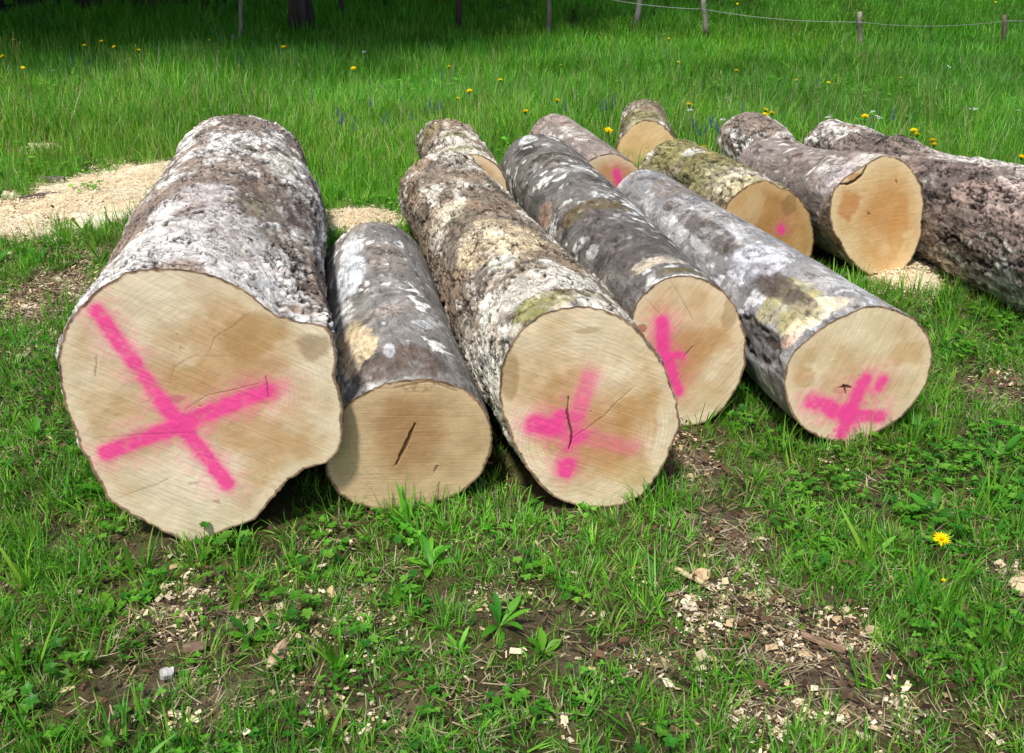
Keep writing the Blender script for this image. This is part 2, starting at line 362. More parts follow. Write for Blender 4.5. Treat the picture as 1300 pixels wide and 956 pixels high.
def bark_plated(s, th, R, sd, pal, rough=1.0, cell=0.062, lichen=0.5, fiss=0.06):
    """Scaly sycamore bark: curled plates, dark fissures, pale lichen. Returns height (m) and colour."""
    X, Y = R * np.cos(th), R * np.sin(th)
    w1 = fbm(s * 7, X * 7, Y * 7, sd, 3); w2 = fbm(s * 7, X * 7, Y * 7, sd + 5, 3)
    nv = max(6, int(round(2 * math.pi * R / (cell * 0.8))))
    u = s / (cell * 1.6) + w1 * 1.5; v = th / (2 * math.pi) * nv + w2 * 1.5
    f1, f2, hid, ou, ov = worley(u, v, nv, sd)
    e = f2 - f1
    u2 = s / (cell * 0.6) + w2 * 2.0; nv2 = int(nv * 2.1); v2 = th / (2 * math.pi) * nv2 + w1 * 2.5
    g1, g2, hid2, pu, pv = worley(u2, v2, nv2, sd + 3)
    e2 = g2 - g1
    fine = fbm(s * 60, X * 60, Y * 60, sd + 9, 3); big = fbm(s * 1.5, X * 3.4, Y * 3.4, sd + 11, 3); med = fbm(s * 5, X * 9, Y * 9, sd + 13, 4)
    plate = sstep(0.02, 0.20, e)
    crackmask = sstep(-0.25, 0.25, med)      # fissures open only in places
    h = (0.004 * plate + 0.008 * (hid - 0.5) + 0.010 * (ou * (hid - 0.3) + ov * 0.5)) * (0.35 + 0.65 * crackmask)
    h = h + (0.0015 * (hid2 - 0.5) + 0.003 * pu) * (1 - 0.5 * crackmask) + 0.0020 * fine
    h = h * rough + 0.008 * big
    dark, mid_, pale, warm = [np.asarray(c)[None] for c in pal]
    c = lerp(mid_, warm, np.clip(0.5 + 1.2 * fbm(s * 5, X * 5, Y * 5, sd + 21, 3) + 0.6 * (hid - 0.5), 0, 1))
    lm = sstep(-0.12, 0.30, big * 0.9 + med * 0.7 + 0.35 * fine + (hid - 0.5) * 0.5 + (lichen - 0.5))
    c = lerp(c, pale, lm)
    spot = sstep(0.25, 0.5, fbm(s * 28, X * 28, Y * 28, sd + 31, 2))
    c = lerp(c, dark, np.clip(spot * 0.65 + sstep(0.55, 0.9, hid) * 0.35 * (1 - lm), 0, 1))
    fis = np.clip(0.6 * (1 - sstep(0.0, 0.11, e)) * crackmask + 0.2 * (1 - sstep(0.0, 0.10, e2)) * (1 - 0.6 * lm), 0, 1)
    c = lerp(c, dark * 0.75, fis)
    fs = 0.0                                   # open fissures lying mostly across the stem, their lips curled up
    for fq, w_, sd_ in ((6, 0.036, 71), (12, 0.044, 75), (22, 0.046, 79)):
        n = np.abs(fbm(s * fq * 0.5, X * fq * 0.9, Y * fq * 0.9, sd + sd_, 5, 0.6)); mk = sstep(0.0, 0.2, fbm(s * fq * 0.35, X * fq * 0.6, Y * fq * 0.6, sd + sd_ + 2, 3) + fiss)
        k = sstep(w_, w_ * 0.35, n) * mk; fs = np.maximum(fs, k)
        h = h + (0.0045 * sstep(w_ * 4, w_, n) * mk - 0.012 * k) * (1.0 if fq < 10 else 0.7 if fq < 20 else 0.3)
    return h, c, big, np.clip(fs, 0, 1)
def bark_smooth(s, th, R, sd, pal, flecks=0.5, silver=0.0):
    """Grey beech-like bark: shallow cross wrinkles, pale lichen flecks lying across the stem, a few rough dark zones."""
    X, Y = R * np.cos(th), R * np.sin(th)
    big = fbm(s * 2.0, X * 3, Y * 3, sd + 11, 3); med = fbm(s * 8, X * 8, Y * 8, sd + 13, 4); fine = fbm(s * 70, X * 45, Y * 45, sd + 15, 3)
    wr = fbm(s * 11, X * 9, Y * 9, sd + 17, 4)           # rings across the stem
    h = 0.0018 * wr + 0.0015 * fine + 0.010 * big + 0.004 * med
    dark, mid_, pale, warm = [np.asarray(c)[None] for c in pal]
    c = lerp(mid_, warm, sstep(0.0, 0.35, med + 0.4 * big))
    c = lerp(c, dark, np.clip(sstep(0.05, 0.4, wr * 0.7 + fine * 0.35 + med * 0.6 - 0.4 * silver) * 0.8, 0, 1))
    c = lerp(c, pale, sstep(0.10, 0.42, fbm(s * 4.5, X * 5, Y * 5, sd + 23, 5, 0.6) + 0.25 * fine + 0.4 * (silver - 0.5)) * (0.45 + 0.4 * silver))
    fl = fbm(s * 20, X * 30, Y * 30, sd + 41, 3) + 0.35 * fbm(s * 5, X * 5, Y * 5, sd + 42, 2)
    c = lerp(c, pale * 1.1, sstep(0.50 - 0.25 * flecks, 0.62 - 0.25 * flecks, fl) * 0.75)
    nv2 = max(4, int(round(2 * math.pi * R / 0.13)))
    f1, f2, hid, ou, ov = worley(s / 0.16 + med, th / (2 * math.pi) * nv2 + 0.5 * med, nv2, sd + 43)
    blot = sstep(0.30, 0.22, np.hypot(ou * 1.4, ov) + 0.5 * fine + 0.25 * med) * (hid > 1 - 0.3 * flecks)
    c = lerp(c, pale * 1.2, blot * 0.8)
    fs = sstep(0.035, 0.012, np.abs(fbm(s * 8, X * 8, Y * 8, sd + 81, 5, 0.6))) * sstep(0.1, 0.3, med + 0.25 * big)
    return h - 0.003 * fs, c, big, 0.8 * fs

def make_log(label, face_px, base, yaw, length, rfar, kind, pal, sd, res=0.007, fres=0.0034, near_plane=True, facecol=None, paint=(), cracks=(),
             blobs=(), pith=None, sawang=0.2, patches=(), bulges=(), moss=0.0, lift=0.0, group='felled logs lying on the meadow', kw={}, ctr=None, radius=None, facelabel=None, ringamp=0.10, drop=0.0):
    yaw = math.radians(yaw)
    a = np.array([math.sin(yaw), math.cos(yaw), 0.0]); eu = np.array([math.cos(yaw), -math.sin(yaw), 0.0]); ew = np.array([0, 0, 1.0])
    P0 = unp(*base) if len(base) == 2 else np.array(base, float)
    P0 = P0 + np.array([0, 0, lift])
    def toface(px, py):
        w = ray(px, py); o = np.array([0, 0, CAMH]); t = np.dot(P0 - o, a) / np.dot(w, a); q = o + w * t - P0
        return np.dot(q, eu), q[2]
    if face_px is not None:
        poly = np.array([toface(*q) for q in face_px])
        x, y = poly[:, 0], poly[:, 1]; x2, y2 = np.roll(x, -1), np.roll(y, -1); cr = x * y2 - x2 * y; A = cr.sum() / 2
        cu, cw = ((x + x2) * cr).sum() / (6 * A), ((y + y2) * cr).sum() / (6 * A)
    else:
        cu, cw = 0.0, radius * 0.97
        poly = np.array([(cu + radius * math.cos(t) * 1.02, cw + radius * math.sin(t) * (1 + 0.05 * math.sin(2 * t + sd))) for t in np.linspace(0, 6.283, 40, endpoint=False)])
    ang = np.arctan2(poly[:, 1] - cw, poly[:, 0] - cu); rad = np.hypot(poly[:, 0] - cu, poly[:, 1] - cw)
    k = np.argsort(ang); ang, rad = ang[k], rad[k]
    Rm = float(np.mean(rad))
    nth = int(2 * math.pi * Rm / res / 8) * 8
    th = np.linspace(-math.pi, math.pi, nth, endpoint=False)
    rn = np.interp(th, ang, rad, period=2 * math.pi)
    ker = np.array([1, 4, 6, 4, 1]) / 16.0; kw_ = max(1, int(0.010 / res))
    rn_n = 0.004 * fbm(np.cos(th) * 22, np.sin(th) * 22, 0.4, sd + 79, 3) + 0.003 * fbm(np.cos(th) * 7, np.sin(th) * 7, 0.4, sd + 80, 2)
    for _ in range(kw_ + 1): rn = sum(ker[i] * np.roll(rn, i - 2) for i in range(5))
    rn = rn + rn_n
    ns = int(length / res) + 1
    s = np.linspace(0, length, ns)
    S, T = np.meshgrid(s, th, indexing='ij')
    t = S / length
    rf = rfar * (1 + 0.04 * np.sin(2 * th + sd) + 0.03 * np.sin(3 * th + 2 * sd))
    bl = sstep(0, 0.75, t) * 0.45 + t * 0.55
    loss = sstep(0, 0.5, S)                      # the flare at the cut eases into a rounder stem
    Rsm = Rm + (rn[None] - Rm) * (1 - 0.55 * loss)
    Rr = Rsm * (1 - bl) + rf[None] * bl
    for (bs_, bt, br, bw) in bulges:             # knots and swellings: s, theta (deg), height, width
        dth = np.angle(np.exp(1j * (T - math.radians(bt)))) * Rm
        Rr = Rr + br * np.exp(-((S - bs_) ** 2 + dth ** 2) / bw ** 2)
    h, col, big, fis = (bark_plated if kind == 'plated' else bark_smooth)(S, T, Rm, sd, pal, **kw)
    fade = 0.25 + 0.75 * sstep(0.0, 0.03, S)
    Rr = Rr + h * fade
    cxu = cu * (1 - t); czw = cw * (1 - t) + (rfar * 0.97 - drop) * t - lift * t
    czw = czw + 0.012 * np.sin(t * 7 + sd) * t * (1 - t)
    U = cxu + Rr * np.cos(T); W = czw + Rr * np.sin(T)
    Pw = P0 + U[..., None] * eu + W[..., None] * ew + S[..., None] * a
    # moss and shaped patches lying on the bark
    X, Y = Rm * np.cos(T), Rm * np.sin(T)
    if moss:
        mm = sstep(0.05, 0.4, fbm(S * 6, X * 6, Y * 6, sd + 61, 4) + 0.45 * np.sin(T) - 0.25 + (moss - 0.5))
        c2 = lerp(lin(84, 84, 40)[None, None], lin(150, 146, 92)[None, None], np.clip(0.5 + fbm(S * 45, X * 45, Y * 45, sd + 62, 3), 0, 1))
        col = lerp(col, c2, mm * 0.75); Rr = Rr + 0.004 * mm
    pq = proj(Pw)
    vis = np.einsum('ijk,ijk->ij', Pw - np.array([0, 0, CAMH]), eu * np.cos(T)[..., None] + ew * np.sin(T)[..., None]) < 0
    for (qx, qy, ls, lt, c_, seedp, dep) in patches:   # patch centre found on the surface, then laid out along and around the stem
        dd = np.hypot(pq[..., 0] - qx, pq[..., 1] - qy) + 1e4 * (~vis)
        i0 = np.unravel_index(np.argmin(dd), dd.shape); s0, t0 = S[i0], T[i0]
        dth = np.angle(np.exp(1j * (T - t0))) * Rm
        d = np.hypot((S - s0) / ls, dth / lt) + 0.75 * fbm(S * 7, X * 9, Y * 9, seedp, 5, 0.62)
        k_ = sstep(1.05, 0.80, d) * (0.55 + 0.45 * sstep(-0.2, 0.15, fbm(S * 22, X * 30, Y * 30, seedp + 3, 3)))
        g = np.clip(1 + 0.35 * fbm(S * 50, X * 50, Y * 50, seedp + 1, 3), 0, 2)[..., None]
        col = lerp(col, np.asarray(c_)[None, None] * g, k_ * (0.9 if dep else 0.7)); Rr = Rr + dep * k_
        fis = fis * (1 - 0.5 * k_ * (dep < 0))
    col = lerp(col, pal[0][None, None] * 0.55, fis * 0.95)
    U = cxu + Rr * np.cos(T); W = czw + Rr * np.sin(T)
    Pl = np.stack([U, W, S], -1)                 # local: across, up, along
    Mw = np.stack([eu, ew, a], 0)
    root = empty('log', P0); tag(root, label, 'log', group)
    V = (Pl.reshape(-1, 3) @ Mw)
    bark = obj('bark', mesh_from('bark', V, grid_faces(ns, nth, True)[:, ::-1], col.reshape(-1, 3), np.stack([S, X, Y], -1).reshape(-1, 3), True, M_BARK_P if kind == 'plated' else M_BARK_S), root)
    # ---- sawn faces
    def face(end, fr):
        i = 0 if end == 0 else -1
        rim = np.stack([U[i], W[i]], -1); c0 = np.array([cxu[i, 0], czw[i, 0]])
        n2 = int(2 * math.pi * Rm / fr / 8) * 8
        th2 = np.linspace(-math.pi, math.pi, n2, endpoint=False)
        rr = np.interp(th2, th, np.hypot(rim[:, 0] - c0[0], rim[:, 1] - c0[1]), period=2 * math.pi)
        nr = max(6, int(Rm / fr))
        f = np.linspace(0.004, 1.0, nr)
        FR, TH = np.meshgrid(f, th2, indexing='ij'); RR = FR * rr[None]
        u = c0[0] + RR * np.cos(TH); w = c0[1] + RR * np.sin(TH)
        edge = (1 - FR) * rr[None]
        fc = facecol
        b1 = fbm(u * 5, w * 5, 0.1 + end, sd + 71, 4); b2 = fbm(u * 16, w * 16, 0.3, sd + 72, 4); b3 = fbm(u * 60, w * 60, 0.5, sd + 73, 3)
        pc = toface(*pith) if (pith is not None and end == 0) else c0
        du, dw = u - pc[0], w - pc[1]; q = np.hypot(du, dw) + 0.012 * fbm(u * 7, w * 7, 0.7, sd + 75, 3); az = np.arctan2(dw, du)
        c = lerp(fc[0][None, None], fc[1][None, None], np.clip(0.5 + 1.25 * b1 + 0.45 * b2, 0, 1))
        c = lerp(c, fc[2][None, None], sstep(0.62, 0.15, q / (Rm * 1.25) + 0.45 * b1 + 0.12 * b2) * 0.75)
        c = lerp(c, fc[3][None, None], sstep(0.05, 0.012, edge + 0.02 * b1) * 0.65)       # pale sapwood
        ring = np.sin(q * 2 * math.pi / 0.0135 + 3.0 * vnoise(q * 40, q * 0, 0.0, sd + 76)); ring = 0.6 * ring + 1.4 * (vnoise(q * 22, q * 0, 0.5, sd + 78))
        c = c * (1 + ringamp * ring * sstep(0.0, 0.5, b1 + 0.15))[..., None]
        rays_ = vnoise(az * 38, q * 4, 0.0, sd + 77)
        c = c * (1 + 0.03 * rays_ * sstep(0.02, 0.08, q) + 0.10 * b2 + 0.07 * b3)[..., None]
        dz = 0.0012 * b2 + 0.0007 * b3
        if end == 0:
            for (bx, by, brx, bry, cc, k_) in blobs:
                q0 = toface(bx, by); q1 = toface(bx + brx, by); q2 = toface(bx, by - bry)
                d = np.hypot((u - q0[0]) / (q1[0] - q0[0]), (w - q0[1]) / (q2[1] - q0[1])) + 0.35 * b2 + 0.15 * b3 + 0.3 * b1
                m = sstep(1.0, 0.65, d)
                if np.mean(cc) < 0.16: m = m * sstep(0.0, 0.25, b3 + 0.6 * b2)
                c = lerp(c, np.asarray(cc)[None, None], m * k_)
            for (pts, wd, al, soft) in paint:
                best = np.full(u.shape, 0.0)
                pts_ = [toface(*q_) for q_ in pts]
                sc_ = abs(toface(pts[0][0] + 1, pts[0][1])[0] - pts_[0][0])
                wob = 1 + 0.28 * b2 + 0.12 * b3 + 0.25 * b1
                for a_, b_ in zip(pts_[:-1], pts_[1:]) if len(pts_) > 1 else [(pts_[0], pts_[0])]:
                    d, tt = seg_d(u, w, a_, b_)
                    hw = wd * 1.18 * sc_ * 0.5 * wob
                    core = np.clip(1.35 * np.exp(-(d / hw) ** 2 * 1.05 / (0.6 + 0.5 * soft)), 0, 1)
                    mist = (0.42 if len(pts) > 1 and pts[0][0] != pts[1][0] + 1 else 0.2) * np.exp(-(d / (hw * 2.1)) ** 2) * np.clip(0.5 + 2.2 * b3, 0, 1)
                    best = np.maximum(best, np.maximum(core, mist))
                best = best * al * np.clip(1.0 + 0.45 * b3 + 0.35 * b2, 0, 1.1)
                c = lerp(c, PINK[None, None], np.clip(best, 0, 0.96))
            for (pts, wd, dk) in cracks:
                pts_ = [toface(*q_) for q_ in pts]; sc_ = abs(toface(pts[0][0] + 1, pts[0][1])[0] - pts_[0][0])
                m = np.zeros(u.shape); n_ = len(pts_) - 1
                for j, (a_, b_) in enumerate(zip(pts_[:-1], pts_[1:])):
                    d, tt = seg_d(u + 0.003 * b3, w + 0.003 * b2, a_, b_)
                    g = (j + tt) / n_; hw = max(wd * sc_ * 0.5, 0.0017) * (0.45 + 0.55 * np.sin(np.pi * np.clip(g, 0.05, 0.95))) * (1 + 0.5 * b3)
                    m = np.maximum(m, sstep(hw * 1.5, hw * 0.6, d))
                dk = dk * (0.6 if wd < 2 else 1.0)
                c = lerp(c, lin(62, 40, 24)[None, None], m * dk); dz = dz - 0.0012 * wd * m * dk
            for (bx, by, br) in ():
                pass
        rimw = 0.0062 + 0.004 * fbm(np.cos(TH) * 6, np.sin(TH) * 6, 0.2, sd + 78, 4)
        barkrim = sstep(rimw * 1.25, rimw * 0.8, edge + 0.002 * b3)
        c = lerp(c, lerp(lin(84, 60, 46), lin(150, 116, 90), np.clip(0.5 + 1.5 * b3 + b2, 0, 1)), barkrim * 0.9)
        sgn = -1 if end == 0 else 1
        dep = (0 if end == 0 else length) + (-dz if end == 0 else dz)
        L = np.stack([u, w, dep + np.zeros_like(u)], -1).reshape(-1, 3)
        L[-n2:, 2] = 0 if end == 0 else length
        F = grid_faces(nr, n2, True)
        if end == 1: F = F[:, ::-1]
        cv = np.vstack([L, [[c0[0], c0[1], 0 if end == 0 else length]]])
        kx = len(L); j = np.arange(n2); fan = np.stack([np.full(n2, kx), j, (j + 1) % n2], 1)
        if end == 1: fan = fan[:, ::-1]
        cc_ = np.vstack([c.reshape(-1, 3), c[0, 0][None]])
        o = obj('cut_face', mesh_from('cut_face', cv @ Mw, [F, fan[:, ::-1] if False else fan], cc_, cv[:, :2], True, cut_mat('sawn_wood', sawang)), root)
        return o
    f0 = face(0, fres if near_plane else 0.02)
    if facelabel: f0['label'] = facelabel
    face(1, 0.02)
    LOGS.append((P0 + eu * cu, P0 + a * length, yaw, length, Rm, rfar))
    return root

# palettes: dark, mid, pale, warm
PA = (lin(50, 42, 37), lin(132, 122, 113), lin(212, 209, 203), lin(160, 140, 124))
PC = (lin(54, 46, 38), lin(126, 117, 103), lin(206, 201, 187), lin(154, 133, 111))
PGREY = (lin(62, 57, 53), lin(122, 119, 115), lin(216, 218, 214), lin(144, 136, 128))
PDARK = (lin(54, 50, 47), lin(106, 103, 99), lin(206, 207, 202), lin(126, 120, 112))
PSIL = (lin(66, 60, 56), lin(132, 131, 131), lin(192, 192, 192), lin(154, 150, 147))
PMAU = (lin(66, 57, 52), lin(128, 119, 112), lin(202, 198, 190), lin(152, 137, 127))
PJ = (lin(46, 39, 35), lin(112, 103, 97), lin(196, 191, 182), lin(140, 124, 114))
TAN = lambda *cs: [lin(*c) for c in cs]
FC_A = TAN((214, 184, 142), (242, 226, 196), (206, 164, 116), (240, 222, 190))
FC_B = TAN((184, 148, 106), (212, 184, 144), (176, 136, 94), (216, 190, 152))
FC_C = TAN((214, 176, 126), (242, 224, 190), (204, 154, 102), (240, 220, 186))
FC_E = TAN((212, 174, 124), (242, 222, 186), (224, 190, 146), (240, 220, 186))
FC_I = TAN((222, 180, 122), (236, 206, 156), (210, 154, 92), (238, 214, 170))

A_px = [(189, 341), (229, 342), (273, 350), (304, 366), (336, 390), (352, 401), (380, 409), (418, 415), (422, 479), (426, 527), (428, 568), (416, 586), (388, 594), (364, 610), (344, 634),
        (324, 658), (289, 672), (241, 689), (225, 683), (185, 660), (137, 634), (129, 614), (110, 578), (94, 543), (82, 503), (75, 467), (76, 439), (84, 415), (102, 392), (130, 364), (157, 348)]
make_log('largest log at far left with pale scaly bark and a big pink cross', A_px, (250, 689), -10.9, 2.79, 0.318, 'plated', PA, 101, 0.0056, 0.0030,
         facecol=FC_A, pith=(300, 500), sawang=-0.55, ringamp=0.08,
         paint=[([(122, 394), (213, 519), (250, 565), (288, 614)], 22, 1.0, 0.6), ([(136, 574), (217, 545), (280, 518), (337, 496)], 24, 1.0, 0.6), ([(320, 488), (352, 494)], 30, 0.25, 0.9)],
         cracks=[([(123, 450), (121, 480)], 2.0, .5), ([(137, 637), (200, 615), (222, 603)], 1.4, .5), ([(120, 556), (190, 551), (250, 548)], 1.2, .5), ([(235, 520), (262, 502), (300, 494), (330, 487)], 1.5, .55), ([(338, 478), (341, 505)], 2.0, .6),
                 ([(318, 396), (292, 416), (272, 428), (266, 446)], 1.5, .5), ([(215, 487), (222, 466), (245, 452), (300, 452)], 1.4, .45)],
         blobs=[(322, 425, 52, 34, lin(186, 146, 92), .6), (250, 482, 36, 26, lin(194, 154, 100), .55), (400, 440, 26, 26, lin(150, 122, 88), .6), (214, 428, 15, 8, lin(96, 80, 58), .55), (228, 440, 12, 6, lin(90, 74, 54), .5),
                (212, 507, 30, 8, lin(110, 84, 58), .45), (280, 636, 18, 5, lin(112, 92, 66), .5), (246, 613, 14, 4, lin(112, 92, 66), .5), (340, 500, 26, 18, lin(196, 132, 84), .35)],
         bulges=[(1.75, 0, 0.05, 0.42), (0.06, -8, 0.02, 0.12), (1.2, 150, 0.02, 0.4)],
         patches=[(352, 205, .16, .07, lin(206, 202, 190), 301, .001), (290, 305, .35, .26, lin(206, 202, 198), 302, 0), (255, 250, .22, .14, lin(198, 192, 190), 303, 0), (352, 250, .35, .15, lin(104, 92, 84), 304, -.002), (330, 262, .22, .07, lin(120, 112, 92), 306, 0), (390, 270, .5, .10, lin(78, 62, 54), 305, 0)],
         kw=dict(lichen=0.50, fiss=0.10), facelabel='pale sawn face with a large sprayed pink cross')
B_px = [(543, 480), (514, 482), (472, 494), (434, 520), (418, 548), (413, 580), (417, 605), (430, 628), (472, 645), (518, 644), (568, 633), (606, 607), (622, 578), (623, 540), (610, 511), (589, 494), (564, 484)]
make_log('short grey log without pink paint, wedged beside the largest log', B_px, (518, 645), -10.3, 1.46, 0.207, 'smooth', PGREY, 102, 0.006, 0.0030,
         facecol=FC_B, pith=(514, 566), sawang=-0.08, ringamp=0.05,
         cracks=[([(527, 539), (521, 552), (515, 566), (507, 580), (503, 590)], 4.6, .85), ([(551, 600), (556, 592)], 3, .6), ([(500, 492), (545, 484), (580, 497)], 3, .4)],
         blobs=[(540, 490, 40, 9, lin(120, 92, 66), .45)],
         patches=[(446, 440, .22, .085, lin(212, 192, 154), 311, -.006), (440, 350, .28, .07, lin(216, 222, 226), 312, .0005), (520, 462, .11, .16, lin(92, 80, 72), 313, .002), (448, 310, .12, .05, lin(214, 220, 222), 314, 0), (540, 412, .05, .05, lin(214, 220, 224), 315, 0), (496, 445, .06, .02, lin(210, 212, 218), 316, 0)],
         kw=dict(flecks=0.55, silver=0.3))
C_px = [(748, 390), (717, 391), (690, 399), (666, 416), (645, 444), (636, 475), (636, 510), (645, 541), (662, 578), (676, 603), (700, 629), (721, 637), (748, 643), (780, 643), (800, 637), (821, 622), (835, 603), (849, 572), (859, 551), (863, 537),
        (859, 516), (852, 492), (842, 465), (824, 437), (804, 414), (776, 397)]
make_log('long log with flaky pale brown bark, its pink mark split by a dark crack', C_px, (755, 643), -12.9, 2.58, 0.225, 'plated', PC, 103, 0.0054, 0.0030,
         facecol=FC_C, pith=(726, 556), sawang=-0.45, ringamp=0.13,
         paint=[([(748, 478), (740, 505), (731, 530)], 20, .62, .9), ([(680, 539), (700, 541)], 25, .9, .9), ([(695, 540), (738, 554)], 17, .55, 1.0), ([(738, 554), (800, 568)], 20, .38, 1.1), ([(711, 525), (713, 532)], 14, .75, .9), ([(731, 556), (719, 572)], 9, .6, .9), ([(719, 592), (718, 597)], 24, 1.0, .8)],
         cracks=[([(722, 504), (720, 520), (722, 535), (726, 550), (725, 562), (722, 570)], 3.2, .85), ([(726, 556), (745, 543), (766, 528), (786, 508), (807, 490)], 1.6, .8)],
         blobs=[(745, 420, 20, 6, lin(170, 136, 92), .5), (800, 600, 40, 18, lin(222, 188, 132), .5), (810, 540, 40, 50, lin(196, 146, 84), .5), (648, 480, 12, 34, lin(168, 136, 92), .6)],
         patches=[(560, 275, .14, .12, lin(222, 212, 186), 321, 0), (628, 300, .25, .20, lin(206, 188, 152), 322, 0), (700, 360, .18, .20, lin(206, 202, 190), 323, 0), (690, 385, .08, .10, lin(126, 124, 72), 324, .002), (560, 215, .25, .20, lin(120, 112, 104), 325, 0), (745, 372, .06, .10, lin(96, 84, 56), 326, .003)],
         kw=dict(lichen=0.47, rough=1.15), facelabel='sawn face with smeared pink paint around a crack')
D_px = [(862, 349), (842, 354), (818, 371), (806, 389), (800, 412), (798, 440), (803, 480), (818, 512), (836, 532), (866, 542), (893, 537), (914, 523), (931, 499), (945, 468), (946, 444), (940, 406), (925, 378), (907, 361), (887, 352)]
make_log('long dark grey log with white flecks and a pink streak on its left', D_px, (872, 542), -9.9, 2.43, 0.232, 'smooth', PDARK, 104, 0.0065, 0.0030,
         facecol=FC_C, pith=(868, 452), sawang=0.9, ringamp=0.09,
         paint=[([(840, 408), (842, 446), (852, 468), (860, 497)], 15, 1.0, .7), ([(842, 450), (868, 451)], 9, .85, .8), ([(841, 410), (842, 440)], 20, .5, .8)],
         cracks=[([(851, 356), (868, 384), (880, 406)], 1.5, .5), ([(868, 452), (880, 440)], 2.5, .5), ([(819, 378), (842, 403)], 1.2, .5)],
         blobs=[(814, 417, 10, 7, lin(150, 112, 72), .8), (868, 450, 30, 30, lin(200, 156, 104), .5), (890, 505, 40, 26, lin(226, 196, 146), .5), (926, 398, 12, 26, lin(176, 146, 102), .6)],
         patches=[(672, 178, .10, .06, lin(216, 220, 216), 331, 0), (756, 260, .09, .17, lin(106, 92, 62), 332, .003), (692, 272, .10, .05, lin(168, 140, 118), 333, -.001), (790, 300, .35, .16, lin(86, 80, 78), 334, .002), (751, 320, .05, .03, lin(208, 208, 206), 335, 0), (838, 330, .05, .10, lin(206, 192, 170), 336, 0), (880, 345, .03, .12, lin(96, 86, 58), 337, .003)],
         kw=dict(flecks=0.75, silver=0.1))
E_px = [(1107, 388), (1080, 397), (1052, 411), (1028, 428), (1007, 447), (997, 468), (995, 489), (1003, 520), (1021, 544), (1038, 554), (1066, 560), (1093, 557), (1117, 547), (1142, 530), (1162, 509), (1179, 478), (1184, 454), (1180, 430), (1169, 413), (1148, 399), (1128, 391)]
make_log('silvery log in front at right with splayed pink mark and lone pink dot', E_px, (1075, 560), -12.6, 1.95, 0.203, 'smooth', PSIL, 105, 0.006, 0.0030,
         facecol=FC_E, pith=(1072, 494), sawang=1.2, ringamp=0.04,
         paint=[([(1030, 509), (1062, 522), (1080, 524)], 20, 1.0, .6), ([(1074, 535), (1086, 508), (1097, 483)], 17, 1.0, .6), ([(1121, 484), (1118, 490)], 14, 1.0, .6), ([(1080, 526), (1117, 529)], 16, 1.0, .6), ([(1069, 552), (1076, 528)], 13, .95, .7)],
         cracks=[([(1066, 492), (1073, 490), (1081, 492)], 3, .9), ([(1071, 488), (1074, 500)], 2.5, .9), ([(1036, 424), (1056, 408), (1078, 404)], 1.5, .4)],
         blobs=[(1022, 480, 18, 16, lin(198, 148, 86), .5), (1150, 450, 28, 22, lin(206, 162, 100), .45), (1110, 430, 26, 55, lin(232, 212, 170), .5), (1068, 494, 14, 8, lin(190, 120, 90), .4)],
         patches=[(1000, 385, .16, .12, lin(168, 160, 112), 341, .002), (1040, 392, .07, .13, lin(226, 214, 176), 342, .001), (990, 365, .30, .05, lin(88, 78, 70), 343, .001), (905, 300, .5, .05, lin(96, 88, 82), 348, .001), (960, 350, .2, .04, lin(84, 76, 70), 349, .001), (955, 430, .22, .06, lin(64, 54, 50), 344, -.02), (870, 240, .16, .20, lin(120, 112, 104), 345, .001), (960, 330, .12, .10, lin(206, 208, 216), 346, 0), (1003, 432, .04, .04, lin(206, 170, 150), 347, 0)],
         kw=dict(flecks=0.55, silver=0.55))
H_px = [(967, 230), (988, 239), (1008, 248), (1022, 262), (1030, 283), (1033, 306), (1030, 324), (1019, 342), (1000, 351), (975, 351), (946, 338), (926, 314), (918, 286), (923, 258), (937, 246), (951, 236)]
make_log('mossy greenish log behind the silvery one, a pink dot on its face', H_px, (978, 352), -20.3, 1.0, 0.213, 'plated', PC, 106, 0.009, 0.0045,
         facecol=TAN((198, 154, 96), (216, 178, 124), (190, 140, 82), (216, 180, 128)), pith=(975, 285), sawang=1.0, ringamp=0.04, moss=0.72,
         paint=[([(991, 290), (992, 294)], 9, 1.0, .5)], blobs=[(958, 262, 14, 26, lin(224, 194, 146), .5), (1002, 262, 10, 16, lin(150, 118, 78), .6)],
         patches=[(930, 235, .14, .16, lin(216, 204, 164), 351, 0), (880, 195, .06, .06, lin(206, 206, 204), 352, 0)], kw=dict(lichen=0.45, cell=0.05))
I_px = [(1121, 198), (1136, 200), (1152, 209), (1164, 226), (1171, 249), (1171, 277), (1165, 311), (1155, 333), (1141, 346), (1119, 351), (1099, 346), (1082, 331), (1068, 308), (1056, 288), (1054, 263), (1058, 243), (1068, 231), (1093, 213)]
make_log('grey mauve log with bright orange sawn face and a lifted bark lip', I_px, (1119, 351), -14.5, 1.17, 0.203, 'smooth', PMAU, 107, 0.008, 0.004,
         facecol=FC_I, pith=(1112, 276), sawang=0.1, ringamp=0.03,
         cracks=[([(1066, 234), (1076, 234), (1086, 229), (1094, 222), (1100, 211)], 3.5, 1.0), ([(1137, 229), (1139, 232)], 2.5, .7), ([(1102, 270), (1104, 273)], 3, .6)],
         blobs=[(1078, 262, 18, 22, lin(196, 124, 58), .65), (1140, 290, 14, 44, lin(214, 152, 82), .5), (1084, 224, 12, 7, lin(186, 120, 66), .6)],
         patches=[(1060, 225, .10, .10, lin(196, 184, 182), 361, .004), (960, 190, .2, .15, lin(140, 130, 126), 362, 0)], kw=dict(flecks=0.6, silver=0.35))
F_px = [(776, 195), (760, 198), (748, 204), (738, 213), (735, 230), (742, 250), (760, 264), (783, 267), (803, 258), (814, 240), (816, 221), (809, 211), (795, 202)]
